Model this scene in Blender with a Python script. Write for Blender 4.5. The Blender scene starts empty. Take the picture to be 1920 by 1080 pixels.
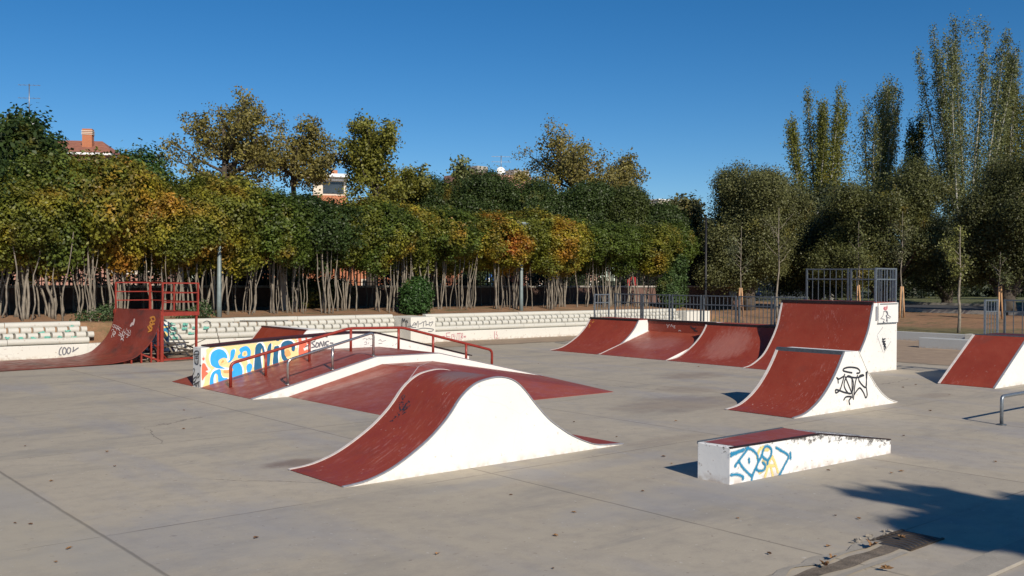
import bpy, math, random
import numpy as np
from mathutils import Vector
R=math.radians
rnd=random.Random(7)
sc=bpy.context.scene
col=sc.collection

# ---------------------------------------------------------------- camera
CF,PIT,ROL,YAW,CH=1818.5,.0093,.0067,.7096,2.1
vF=Vector((math.sin(YAW)*math.cos(PIT),math.cos(YAW)*math.cos(PIT),-math.sin(PIT)))
vR=Vector((math.cos(YAW),-math.sin(YAW),0)); vU=vR.cross(vF)
vR2=math.cos(ROL)*vR+math.sin(ROL)*vU; vU2=-math.sin(ROL)*vR+math.cos(ROL)*vU
cd=bpy.data.cameras.new('camera'); cam=bpy.data.objects.new('camera',cd); col.objects.link(cam)
from mathutils import Matrix
m=Matrix((vR2,vU2,-vF)).transposed().to_4x4(); m.translation=Vector((0,0,CH)); cam.matrix_world=m
cd.sensor_width=36; cd.lens=36*CF/1920; cd.clip_end=3000; cd.clip_start=.05
sc.camera=cam
def ray(x,y): return vF*CF+vR2*(x-960)-vU2*(y-540)
C0=Vector((0,0,CH))
def onY(x,y,Y0): d=ray(x,y); return C0+d*(Y0/d.y)
def onX(x,y,X0): d=ray(x,y); return C0+d*(X0/d.x)
def onZ(x,y,z=0): d=ray(x,y); return C0+d*((z-CH)/d.z)
def onPlane(x,y,p,n):
    d=ray(x,y); return C0+d*((Vector(p)-C0).dot(n)/d.dot(n))
def depth_pt(px,d):                       # ground position on a sight line at forward distance d
    r=ray(px,540)*(d/CF); return r.x,r.y
def zat(py,d): return CH+(527-py)*d/CF

# ---------------------------------------------------------------- materials
def mat(name):
    m=bpy.data.materials.new(name); m.use_nodes=True; nt=m.node_tree
    for n in list(nt.nodes): nt.nodes.remove(n)
    o=nt.nodes.new('ShaderNodeOutputMaterial'); b=nt.nodes.new('ShaderNodeBsdfPrincipled')
    nt.links.new(b.outputs[0],o.inputs[0]); b.inputs['Roughness'].default_value=.6
    return m,nt,b,o
class N:
    def __init__(s,nt): s.nt=nt; s.L=nt.links
    def new(s,t,**k):
        n=s.nt.nodes.new(t)
        for a,b in k.items(): setattr(n,a,b)
        return n
    def pos(s,scale=(1,1,1),rot=(0,0,0)):
        g=s.new('ShaderNodeNewGeometry'); mp=s.new('ShaderNodeMapping')
        mp.inputs['Scale'].default_value=scale; mp.inputs['Rotation'].default_value=rot
        s.L.new(g.outputs['Position'],mp.inputs[0]); return mp.outputs[0]
    def noise(s,vec,scale,detail=4,rough=.55,out='Fac'):
        n=s.new('ShaderNodeTexNoise'); n.inputs['Scale'].default_value=scale; n.inputs['Detail'].default_value=detail
        n.inputs['Roughness'].default_value=rough; s.L.new(vec,n.inputs['Vector']); return n.outputs[out]
    def vor(s,vec,scale,out='Distance',feature='F1'):
        n=s.new('ShaderNodeTexVoronoi',feature=feature); n.inputs['Scale'].default_value=scale; s.L.new(vec,n.inputs['Vector']); return n.outputs[out]
    def ramp(s,v,a,b,ca=0,cb=1):
        n=s.new('ShaderNodeMapRange'); n.inputs[1].default_value=a; n.inputs[2].default_value=b
        n.inputs[3].default_value=ca; n.inputs[4].default_value=cb; s.L.new(v,n.inputs[0]); return n.outputs[0]
    def math(s,op,a,b=None):
        n=s.new('ShaderNodeMath',operation=op)
        for i,v in enumerate((a,b)):
            if v is None: continue
            if isinstance(v,(int,float)): n.inputs[i].default_value=v
            else: s.L.new(v,n.inputs[i])
        return n.outputs[0]
    def mix(s,f,a,b,mode='MIX'):
        n=s.new('ShaderNodeMix',data_type='RGBA',blend_type=mode)
        if isinstance(f,(int,float)): n.inputs[0].default_value=f
        else: s.L.new(f,n.inputs[0])
        for i,v in ((6,a),(7,b)):
            if isinstance(v,tuple): n.inputs[i].default_value=(*v[:3],1)
            else: s.L.new(v,n.inputs[i])
        return n.outputs[2]
    def bump(s,h,strength,dist,b):
        n=s.new('ShaderNodeBump'); n.inputs['Strength'].default_value=strength; n.inputs['Distance'].default_value=dist
        s.L.new(h,n.inputs['Height']); s.L.new(n.outputs[0],b.inputs['Normal'])
MT={}
def simple(name,c,rough=.6,metal=0,var=.15,scale=6,bump=0):
    m,nt,b,o=mat(name); n=N(nt); v=n.noise(n.pos(),scale,5)
    n.L.new(n.mix(n.ramp(v,.3,.7),tuple(x*(1-var) for x in c),tuple(min(1,x*(1+var)) for x in c)),b.inputs['Base Color'])
    b.inputs['Roughness'].default_value=rough; b.inputs['Metallic'].default_value=metal
    if bump: n.bump(n.noise(n.pos(),scale*6,4),bump,.02,b)
    MT[name]=m; return m

def red_paint(name,c1,c2,wear=.5,grey=0,rough=.55):
    m,nt,b,o=mat(name); n=N(nt); P=n.pos()
    base=n.mix(n.ramp(n.noise(P,.9,5,.6),.35,.68),c1,c2)
    # scuff streaks along the riding direction (X), with shapes of their own
    sp=n.pos((1.6,9,3),(0,0,.12)); st=n.noise(sp,2.6,6,.7); big=n.ramp(n.noise(P,1.1,3),.48,.66)
    stk=n.math('MULTIPLY',n.ramp(st,.54,.64),big)
    base=n.mix(n.math('MULTIPLY',stk,.55*wear),base,(.46,.2,.17))
    ch=n.pos((7,22,8),(0,0,.45)); cn=n.noise(ch,2.3,3,.5); ck=n.ramp(cn,.69,.71)
    ck=n.math('MULTIPLY',ck,n.ramp(n.noise(P,1.3,3),.47,.58))
    base=n.mix(n.math('MULTIPLY',ck,min(.8,wear)),base,(.62,.42,.37))
    fine=n.noise(P,38,3); base=n.mix(n.ramp(fine,.35,.75,0,.14),base,(.07,.012,.01))
    dk=n.ramp(n.noise(n.pos((.9,.9,1.6)),1.5,6,.65),.52 if grey else .58,.66 if grey else .72); base=n.mix(n.math('MULTIPLY',dk,.25+grey),base,(.055,.03,.028))
    s_=n.new('ShaderNodeSeparateXYZ'); g_=n.new('ShaderNodeNewGeometry'); n.L.new(g_.outputs['Position'],s_.inputs[0])
    for (cx,cy,cz,rx_,ry_,k,cc) in [(6.93,8.95,1.0,.30,.36,.75,(.2,.145,.14)),(10.6,16.4,.65,.8,.5,.35,(.45,.27,.23)),(20.6,15.4,.4,.8,.7,.35,(.45,.24,.2)),(9.2,15.1,.2,1.1,.2,.35,(.5,.27,.22)),(20.6,17.8,.4,.6,.8,.3,(.42,.22,.19))]:
        a_=n.math('DIVIDE',n.math('SUBTRACT',s_.outputs[0],cx),rx_); c_=n.math('DIVIDE',n.math('SUBTRACT',s_.outputs[1],cy),ry_); e_=n.math('DIVIDE',n.math('SUBTRACT',s_.outputs[2],cz),.6)
        d_=n.math('ADD',n.math('ADD',n.math('MULTIPLY',a_,a_),n.math('MULTIPLY',c_,c_)),n.math('MULTIPLY',e_,e_)); d_=n.math('ADD',d_,n.math('MULTIPLY',n.math('SUBTRACT',n.noise(n.pos((1,4,1)),5,6,.75),.5),3.0))
        base=n.mix(n.math('MULTIPLY',n.ramp(d_,.3,1.2,1,0),k),base,cc)
    n.L.new(base,b.inputs['Base Color'])
    n.L.new(n.ramp(n.noise(P,5,4),.3,.7,rough-.1,rough+.18),b.inputs['Roughness'])
    n.bump(n.noise(P,24,4),.08,.02,b); MT[name]=m; return m
red_paint('red_paint',(.235,.032,.013),(.285,.046,.021),.95)
red_paint('red_floor',(.26,.046,.023),(.31,.075,.043),1.0,0,.42)
red_paint('red_old',(.17,.027,.018),(.23,.045,.03),.35,.45,.4)
simple('red_metal',(.27,.035,.022),.4,.1,.2,9)
simple('dark_coping',(.035,.02,.022),.45,.5,.3,12)
simple('maroon_cap',(.10,.02,.02),.5,.2,.3,8)
simple('grey_edge',(.33,.33,.36),.45,.3,.15,20)
simple('pale_edge',(.62,.56,.52),.55,0,.12,14)
simple('galv',(.27,.3,.33),.42,.75,.22,30)
simple('lamp_paint',(.17,.21,.21),.5,0,.15,9)
simple('galv_dark',(.13,.15,.17),.5,.6,.2,20)
simple('steel',(.5,.47,.44),.28,.9,.15,30)

def white_paint(name,c=(.80,.785,.75),dirt=.5,peel=False):
    m,nt,b,o=mat(name); n=N(nt); P=n.pos()
    base=n.mix(n.ramp(n.noise(P,1.3,5),.35,.7),tuple(x*.93 for x in c),c)
    sp=n.ramp(n.noise(P,7,6,.7),.6,.7); base=n.mix(n.math('MULTIPLY',sp,.35*dirt),base,(.42,.36,.3))
    chip=n.ramp(n.noise(n.pos((1,1,1)),14,3),.66,.69); base=n.mix(n.math('MULTIPLY',chip,.6*dirt),base,(.34,.25,.2))
    z=n.new('ShaderNodeSeparateXYZ'); g=n.new('ShaderNodeNewGeometry'); n.L.new(g.outputs['Position'],z.inputs[0])
    low=n.ramp(z.outputs[2],.0,.09,1,0); low=n.math('MULTIPLY',low,n.ramp(n.noise(P,9,4),.42,.6))
    base=n.mix(n.math('MULTIPLY',low,.75*dirt),base,(.40,.31,.24))
    # hairline cracks
    cr=n.vor(n.mix(.12,P,n.noise(P,3,3,.6,'Color')),1.4,'Distance','DISTANCE_TO_EDGE')
    base=n.mix(n.math('MULTIPLY',n.ramp(cr,.0,.006,1,0),.25*dirt),base,(.35,.33,.31))
    if peel:
        pass
        pz=n.ramp(z.outputs[2],.14,.36,0,1); zone=n.math('MULTIPLY',n.ramp(n.noise(n.pos((1.2,1.2,3)),5,7,.75),.5,.56),1.0)
        # peel follows the sloping top edge
        sx=n.math('SUBTRACT',z.outputs[2],n.math('MULTIPLY',n.math('SUBTRACT',11.25,n.math('MAXIMUM',z.outputs[0],9.75)),.14))
        ed=n.ramp(sx,.02,.15,0,1); ed=n.math('MULTIPLY',ed,n.ramp(z.outputs[0],9.0,9.5,.5,1))
        f=n.math('MULTIPLY',n.ramp(n.math('ADD',n.noise(n.pos((1,1,1.6)),11,8,.8),n.math('MULTIPLY',ed,.2)),.66,.70),.9)
        base=n.mix(f,base,n.mix(n.ramp(n.noise(P,22,3),.4,.6),(.02,.018,.016),(.10,.09,.08)))
        n.bump(n.noise(P,18,5),.12,.02,b)
    else: n.bump(n.noise(P,18,5),.12,.02,b)
    n.L.new(base,b.inputs['Base Color']); b.inputs['Roughness'].default_value=.62
    MT[name]=m; return m
white_paint('white_paint',(.76,.745,.71),.6); white_paint('white_wall',(.66,.64,.575),1.0); white_paint('white_ledge',(.78,.77,.75),.9,True)
white_paint('grey_concrete_block',(.46,.47,.46),.9)
white_paint('block_white',(.55,.535,.475),1.0); simple('mortar_grey',(.16,.14,.115),.95,0,.3,6)

def concrete(name):
    m,nt,b,o=mat(name); n=N(nt); P=n.pos()
    base=n.mix(n.ramp(n.noise(P,.35,5,.6),.3,.7),(.395,.342,.262),(.455,.395,.302))
    base=n.mix(n.ramp(n.noise(n.pos((.5,1.4,1),(0,0,.5)),.8,6,.65),.5,.7,0,.5),base,(.20,.195,.185))
    base=n.mix(n.ramp(n.noise(n.pos((1.7,.45,1),(0,0,-.3)),.45,5,.6),.5,.64,0,.55),base,(.30,.29,.30))
    base=n.mix(n.ramp(n.noise(P,4.5,6,.7),.46,.7,0,.35),base,(.23,.2,.175))
    base=n.mix(n.ramp(n.noise(P,60,3,.6),.4,.75,0,.16),base,(.2,.18,.155))
    spk=n.ramp(n.noise(P,13,2),.69,.72,0,.5); base=n.mix(spk,base,(.17,.13,.1))
    wsp=n.ramp(n.noise(n.pos((1,1,1),(0,0,1)),17,2),.70,.72,0,.5); base=n.mix(wsp,base,(.6,.57,.52))
    g=n.new('ShaderNodeNewGeometry'); s=n.new('ShaderNodeSeparateXYZ'); n.L.new(g.outputs['Position'],s.inputs[0]); X,Y=s.outputs[0],s.outputs[1]
    wob=n.math('MULTIPLY',n.math('SUBTRACT',n.noise(P,3,3),.5),.02)
    # brown damp patches in front of the row of ramps (worn stains)
    def blob(cx,cy,rx,ry):
        a=n.math('DIVIDE',n.math('SUBTRACT',X,cx),rx); c=n.math('DIVIDE',n.math('SUBTRACT',Y,cy),ry)
        d=n.math('ADD',n.math('MULTIPLY',a,a),n.math('MULTIPLY',c,c)); d=n.math('ADD',d,n.math('MULTIPLY',n.math('SUBTRACT',n.noise(P,2.2,5,.7),.5),2.6))
        return n.ramp(d,.2,1.15,1,0)
    for (cx,cy,rx,ry,k) in [(13.0,10.6,1.6,.9,.42),(16.9,13.6,1.1,.6,.5),(14.7,11.9,.8,.6,.3),(5.3,9.9,.45,.25,.75),(17.6,8.5,.6,.3,.3),(8.2,21.3,1.6,.25,.35),(9.9,8.3,.9,.25,.2)]:
        base=n.mix(n.math('MULTIPLY',blob(cx,cy,rx,ry),k),base,(.17,.12,.095))
    for (cx,cy,rx,ry,k) in [(7.6,6.0,2.0,.5,.35),(3.2,7.6,1.3,1.2,.3),(7.4,7.7,2.2,.25,.25)]:
        base=n.mix(n.math('MULTIPLY',blob(cx,cy,rx,ry),k),base,(.27,.28,.31))
    # joints: 4.05 m slabs
    def joint(v,off,per,w):
        u=n.math('ADD',n.math('SUBTRACT',v,off),wob); q=n.math('DIVIDE',u,per)
        d=n.math('MULTIPLY',n.math('ABSOLUTE',n.math('SUBTRACT',q,n.math('ROUND',q))),per)
        return n.ramp(d,w*.5,w,1,0)
    jx=joint(X,2.6,4.05,.016); jy=joint(Y,4.03,4.04,.014)
    jy=n.math('MULTIPLY',jy,n.ramp(n.noise(P,.8,4),.42,.55,.15,1)); jx=n.math('MULTIPLY',jx,n.ramp(n.noise(P,1.3,4),.3,.45,.45,1))
    # the first joint is an expansion joint: wider and darker
    j0=n.ramp(n.math('ABSOLUTE',n.math('ADD',n.math('SUBTRACT',X,2.6),wob)),.008,.022,1,0)
    j=n.math('MAXIMUM',n.math('MAXIMUM',jx,jy),j0)
    base=n.mix(n.math('MULTIPLY',j,.5),base,(.055,.045,.035))
    # past the first joint the slab is paler and warmer
    base=n.mix(n.ramp(X,2.58,2.6,.35,0),base,(.38,.345,.27))
    # every slab was poured with a slightly different tone
    sx_=n.math('FLOOR',n.math('DIVIDE',n.math('SUBTRACT',X,2.6),4.05)); sy_=n.math('FLOOR',n.math('DIVIDE',n.math('SUBTRACT',Y,4.03),4.04))
    cv=n.new('ShaderNodeCombineXYZ'); n.L.new(sx_,cv.inputs[0]); n.L.new(sy_,cv.inputs[1]); wn_=n.new('ShaderNodeTexWhiteNoise',noise_dimensions='2D'); n.L.new(cv.outputs[0],wn_.inputs['Vector'])
    base=n.mix(n.ramp(wn_.outputs['Value'],0,1,0,.16),base,(.2,.185,.165))
    # dark drag marks and smears left by wheels and rain
    sm=n.math('MULTIPLY',n.ramp(n.noise(n.pos((.35,2.6,1),(0,0,.9)),1.1,7,.7),.56,.70),n.ramp(n.noise(P,.3,3),.42,.6)); base=n.mix(n.math('MULTIPLY',sm,.4),base,(.17,.165,.165))
    cr=n.vor(n.mix(.2,P,n.noise(P,2,4,.7,'Color')),.22,'Distance','DISTANCE_TO_EDGE'); crk=n.math('MULTIPLY',n.ramp(cr,.0006,.0016,1,0),n.ramp(n.noise(P,.25,2),.55,.6)); base=n.mix(n.math('MULTIPLY',crk,.7),base,(.08,.07,.06))
    # sandy rim towards the walls, and dirt outside the park
    wn=n.math('MULTIPLY',n.math('SUBTRACT',n.noise(P,1.1,6,.7),.5),1.1)
    e1=n.ramp(n.math('ADD',Y,wn),23.6,24.0); e2=n.ramp(n.math('ADD',X,wn),23.9,24.4)
    e=n.math('MAXIMUM',e1,e2)
    edge=n.ramp(n.math('ABSOLUTE',n.math('SUBTRACT',e,.5)),.2,.5,.7,0)
    sand=n.mix(n.ramp(n.noise(P,2,6,.7),.35,.7),(.36,.265,.18),(.25,.18,.125))
    sand=n.mix(n.ramp(n.noise(n.pos((.5,1.5,1)),3,4,.7),.62,.7,0,.5),sand,(.12,.11,.06))
    base=n.mix(e,base,sand); base=n.mix(edge,base,(.14,.11,.075))
    n.L.new(base,b.inputs['Base Color']); b.inputs['Roughness'].default_value=.78
    h=n.math('SUBTRACT',n.math('ADD',n.math('MULTIPLY',n.noise(P,30,5,.7),.35),n.noise(P,3,3)),n.math('MULTIPLY',j,2.5))
    n.bump(h,.18,.015,b); MT[name]=m
concrete('concrete')

def soil(name):
    m,nt,b,o=mat(name); n=N(nt); P=n.pos()
    g=n.new('ShaderNodeNewGeometry'); s=n.new('ShaderNodeSeparateXYZ'); n.L.new(g.outputs['Position'],s.inputs[0]); X,Y=s.outputs[0],s.outputs[1]
    base=n.mix(n.ramp(n.noise(P,.8,6,.7),.35,.65),(.30,.165,.085),(.21,.115,.062))
    base=n.mix(n.ramp(n.noise(P,9,5,.7),.5,.75,0,.6),base,(.36,.22,.13))
    base=n.mix(n.ramp(n.noise(n.pos((.6,1.6,1)),1.3,5,.7),.52,.66,0,.8),base,(.075,.085,.032))
    # greener turf beyond x 55 and near the low wall
    gr=n.ramp(n.math('ADD',X,n.math('MULTIPLY',n.noise(P,.7,5),6)),56,60)
    gr2=n.math('MULTIPLY',n.ramp(n.math('ADD',X,n.math('MULTIPLY',n.noise(P,.9,5),4)),37.5,39,1,0),n.ramp(Y,24,22))
    base=n.mix(n.math('MAXIMUM',gr,n.math('MULTIPLY',gr2,.7)),base,n.mix(n.ramp(n.noise(P,3,5),.4,.6),(.06,.075,.025),(.13,.13,.05)))
    n.L.new(base,b.inputs['Base Color']); b.inputs['Roughness'].default_value=.95
    n.bump(n.noise(P,6,6,.75),.6,.08,b); MT[name]=m
soil('soil')
simple('asphalt',(.05,.052,.058),.85,0,.2,5,.2)
simple('kerb_stone',(.36,.33,.29),.8,0,.15,5)
simple('bark',(.20,.172,.135),.9,0,.35,7,.5)
simple('bark_dark',(.075,.06,.047),.95,0,.4,5,.5)
simple('bark_white',(.34,.33,.29),.85,0,.3,4,.4)
simple('stake_wood',(.42,.24,.12),.8,0,.2,8)
simple('grate_iron',(.07,.052,.036),.7,.3,.3,12)
simple('iron',(.018,.018,.02),.5,.4,.2,9)
simple('brick_low',(.13,.075,.06),.9,0,.25,5,.2)
simple('cream',(.62,.55,.45),.8,0,.06,1)
simple('glass',(.04,.05,.06),.12,0,.2,2)
simple('roof_tile',(.30,.12,.075),.85,0,.3,2)
simple('tar',(.03,.03,.035),.9)
simple('white_plastic',(.78,.78,.78),.5,0,.05,4)
simple('parasol_cloth',(.75,.75,.78),.8,0,.05,3)
simple('car_blue',(.05,.09,.22),.25,.2,.05,2)
simple('car_white',(.6,.6,.62),.25,.0,.05,2)
simple('car_dark',(.03,.035,.05),.25,.2,.05,2)
simple('rubber',(.02,.02,.02),.8)
simple('sign_red',(.5,.03,.03),.5,0,.05); simple('sign_blue',(.03,.12,.4),.5,0,.05)
simple('leaf_dry',(.13,.065,.03),.85,0,.35,20); simple('leaf_tan',(.24,.13,.055),.8,0,.35,20)
simple('rubble',(.27,.235,.19),.9,0,.3,20,.5); simple('drain_dirt',(.15,.12,.09),.95,0,.4,9,.5)
simple('cement_patch',(.31,.28,.235),.85,0,.1,6,.2)
simple('rock',(.34,.27,.2),.9,0,.25,3,.4)
def brickwall(name,c1,c2,mortar,sc_=3.2):
    m,nt,b,o=mat(name); n=N(nt)
    g=n.new('ShaderNodeNewGeometry'); s=n.new('ShaderNodeSeparateXYZ'); n.L.new(g.outputs['Position'],s.inputs[0])
    cb=n.new('ShaderNodeCombineXYZ'); n.L.new(n.math('ADD',s.outputs[0],s.outputs[1]),cb.inputs[0]); n.L.new(s.outputs[2],cb.inputs[1])
    t=n.new('ShaderNodeTexBrick'); n.L.new(cb.outputs[0],t.inputs['Vector']); t.inputs['Scale'].default_value=sc_
    t.inputs['Color1'].default_value=(*c1,1); t.inputs['Color2'].default_value=(*c2,1); t.inputs['Mortar'].default_value=(*mortar,1)
    n.L.new(n.mix(n.ramp(n.noise(n.pos(),.5,4),.3,.7,0,.35),t.outputs[0],tuple(x*.7 for x in c1)),b.inputs['Base Color'])
    b.inputs['Roughness'].default_value=.85; MT[name]=m
brickwall('brick',(.46,.17,.08),(.40,.14,.065),(.42,.2,.12))
brickwall('brick_pink',(.42,.22,.16),(.38,.19,.14),(.42,.28,.22))
def paint(name,c,rough=.5):
    m,nt,b,o=mat(name); n=N(nt)
    n.L.new(n.mix(n.ramp(n.noise(n.pos(),11,5,.7),.35,.75,0,.35),c,tuple(min(1,x*1.35+.04) for x in c)),b.inputs['Base Color'])
    b.inputs['Roughness'].default_value=rough; MT[name]=m
def spray(name,c):
    m,nt,b,o=mat(name); n=N(nt); n.L.new(n.mix(.0,c,c),b.inputs['Base Color']); t=n.new('ShaderNodeBsdfTransparent'); mx=n.new('ShaderNodeMixShader')
    n.L.new(n.ramp(n.noise(n.pos(),60,3,.7),.42,.62,.15,.6),mx.inputs[0]); n.L.new(t.outputs[0],mx.inputs[1]); n.L.new(b.outputs[0],mx.inputs[2]); n.L.new(mx.outputs[0],o.inputs[0]); MT[name]=m
spray('s_teal',(.03,.25,.42)); spray('s_yellow',(.75,.6,.25)); spray('s_grey',(.3,.3,.3)); spray('s_blue',(.1,.4,.8))
for nm,c in dict(g_black=(.018,.02,.028),g_grey=(.13,.13,.15),g_blue=(.03,.36,.83),g_deep=(.012,.11,.22),g_teal=(.015,.2,.36),g_peach=(.88,.62,.30),g_yellow=(.72,.55,.2),g_red=(.78,.15,.085),g_orange=(.8,.36,.13),g_white=(.86,.85,.83),g_green=(.12,.38,.3),g_gold=(.5,.2,.03),g_pale=(.5,.4,.38),g_skin=(.55,.33,.27),g_pink=(.45,.12,.16)).items(): paint(nm,c)

def leafmat(name,rough=.55,trans=.25):
    m,nt,b,o=mat(name); n=N(nt); P=n.pos()
    oi=n.new('ShaderNodeObjectInfo'); at=n.new('ShaderNodeAttribute'); at.attribute_name='tint'
    base=oi.outputs['Color']
    aut=n.noise(P,.55,3,.6); am=oi.outputs['Alpha']
    # colour varies from branch to branch: green -> olive -> yellow -> orange
    f1=n.ramp(n.math('ADD',aut,n.math('MULTIPLY',am,.34)),.62,.82)
    yel=n.mix(n.ramp(n.noise(P,.9,2),.45,.62),(.21,.185,.018),(.28,.14,.018))
    c=n.mix(f1,base,yel)
    f2=n.ramp(n.math('ADD',n.noise(n.pos((1,1,1),(1,0,0)),.8,3,.6),n.math('MULTIPLY',am,.2)),.76,.84)
    c=n.mix(f2,c,(.30,.10,.02))
    v=n.ramp(at.outputs['Fac'],0,1,.75,1.95)
    vm=n.new('ShaderNodeVectorMath',operation='SCALE'); n.L.new(c,vm.inputs[0]); n.L.new(v,vm.inputs['Scale'])
    n.L.new(vm.outputs[0],b.inputs['Base Color']); b.inputs['Roughness'].default_value=rough; b.inputs['Specular IOR Level'].default_value=.35
    t=n.new('ShaderNodeBsdfTranslucent'); n.L.new(vm.outputs[0],t.inputs[0]); mx=n.new('ShaderNodeMixShader'); mx.inputs[0].default_value=trans
    n.L.new(b.outputs[0],mx.inputs[1]); n.L.new(t.outputs[0],mx.inputs[2]); n.L.new(mx.outputs[0],o.inputs[0]); MT[name]=m
leafmat('leaves',.5,.3)

# ---------------------------------------------------------------- mesh helpers
class MB:
    def __init__(s): s.v=[]; s.f=[]; s.sm=[]
    def add(s,vs,fs,smooth=False):
        o=len(s.v); s.v+= [tuple(p) for p in vs]; s.f+=[tuple(i+o for i in f) for f in fs]; s.sm+=[smooth]*len(fs); return s
    def box(s,x0,x1,y0,y1,z0,z1):
        return s.add([(x0,y0,z0),(x1,y0,z0),(x1,y1,z0),(x0,y1,z0),(x0,y0,z1),(x1,y0,z1),(x1,y1,z1),(x0,y1,z1)],
          [(0,3,2,1),(4,5,6,7),(0,1,5,4),(1,2,6,5),(2,3,7,6),(3,0,4,7)])
    def beam(s,a,b,w,h=None,up=(0,0,1)):
        a,b=Vector(a),Vector(b); h=h or w; d=(b-a).normalized(); u=Vector(up)
        if abs(d.dot(u))>.95: u=Vector((0,1,0))
        r=d.cross(u).normalized()*w/2; u=r.cross(d).normalized()*h/2
        vs=[a-r-u,a+r-u,a+r+u,a-r+u,b-r-u,b+r-u,b+r+u,b-r+u]
        return s.add(vs,[(0,1,2,3),(7,6,5,4),(0,4,5,1),(1,5,6,2),(2,6,7,3),(3,7,4,0)])
    def tube(s,pts,r,n=8,caps=True):
        pts=[Vector(p) for p in pts]; rs=r if isinstance(r,(list,tuple)) else [r]*len(pts); vs=[];fs=[]
        prev=None
        for i,p in enumerate(pts):
            d=(pts[min(i+1,len(pts)-1)]-pts[max(i-1,0)]).normalized()
            if prev is None:
                u=Vector((0,0,1)) if abs(d.z)<.9 else Vector((1,0,0)); a=d.cross(u).normalized()
            else: a=(prev-d*prev.dot(d)).normalized()
            prev=a; b=d.cross(a)
            for k in range(n):
                t=2*math.pi*k/n; vs.append(p+(a*math.cos(t)+b*math.sin(t))*rs[i])
        for i in range(len(pts)-1):
            for k in range(n): fs.append((i*n+k,i*n+(k+1)%n,(i+1)*n+(k+1)%n,(i+1)*n+k))
        s.add(vs,fs,True)
        if caps:
            o=len(s.v)-len(vs); s.f.append(tuple(o+k for k in range(n))[::-1]); s.sm.append(False)
            e=o+(len(pts)-1)*n; s.f.append(tuple(e+k for k in range(n))); s.sm.append(False)
        return s
    def extr_y(s,prof,y0,y1,smooth_top=False):      # closed polygon in (x,z) extruded along y
        n=len(prof); vs=[(x,y0,z) for x,z in prof]+[(x,y1,z) for x,z in prof]
        s.add(vs,[tuple(range(n)),tuple(range(2*n-1,n-1,-1))]+[(i,i+n,(i+1)%n+n,(i+1)%n) for i in range(n)])
        return s
    def sheet_y(s,prof,y0,y1,t=.004,segs=1):            # open curve (x,z): thin skin of thickness t lying on it
        P=[Vector((x,0,z)) for x,z in prof]; nr=[]
        for i in range(len(P)):
            d=(P[min(i+1,len(P)-1)]-P[max(i-1,0)]).normalized(); nn=Vector((-d.z,0,d.x)); nr.append(nn if nn.z>=0 else -nn)
        ys=[y0+(y1-y0)*k/segs for k in range(segs+1)]; n=len(P)
        vs=[];fs=[]
        for off in (t,0):
            for y in ys:
                for p,q in zip(P,nr): vs.append((p.x+q.x*off,y,p.z+q.z*off))
        L=n*(segs+1)
        for j in range(segs):
            for i in range(n-1):
                a=j*n+i; fs.append((a,a+1,a+n+1,a+n)); fs.append((L+a,L+a+n,L+a+n+1,L+a+1))
        s.add(vs,fs,True)
        rim=[]; s.v+=[tuple(q) for q in vs]
        for i in range(n-1): rim+= [(i,L+i,L+i+1,i+1),(segs*n+i+1,L+segs*n+i+1,L+segs*n+i,segs*n+i)]
        for j in range(segs): rim+= [(j*n,(j+1)*n,L+(j+1)*n,L+j*n),(j*n+n-1,L+j*n+n-1,L+(j+1)*n+n-1,(j+1)*n+n-1)]
        o=len(s.v)-len(vs); s.f+=[tuple(o+k for k in f) for f in rim]; s.sm+=[False]*len(rim)
        return s
    def build(s,name,m,parent=None,bevel=0):
        me=bpy.data.meshes.new(name); base=Vector((0,0,0))
        if parent is not None: base=world_loc(parent)
        me.from_pydata([(p[0]-base.x,p[1]-base.y,p[2]-base.z) for p in s.v],[],s.f)
        me.polygons.foreach_set('use_smooth',s.sm); me.update()
        me.materials.append(MT[m] if isinstance(m,str) else m)
        o=bpy.data.objects.new(name,me); col.objects.link(o)
        if parent is not None: o.parent=parent
        if bevel:
            b=o.modifiers.new('bevel','BEVEL'); b.width=bevel; b.segments=2; b.limit_method='ANGLE'; b.angle_limit=R(40)
        return o
def world_loc(o):
    v=Vector((0,0,0))
    while o is not None: v+=o.location; o=o.parent
    return v
def tag(o,label=None,cat=None,group=None,kind=None):
    for k,v in (('label',label),('category',cat),('group',group),('kind',kind)):
        if v: o[k]=v
    return o
def thing(name,label,cat,loc=(0,0,0),group=None):
    o=bpy.data.objects.new(name,None); col.objects.link(o); o.location=loc; o.empty_display_size=.2
    return tag(o,label,cat,group)
def copy_tree(o,parent=None):
    c=o.copy(); col.objects.link(c)
    if parent: c.parent=parent
    for ch in list(o.children): copy_tree(ch,c)
    return c

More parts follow.
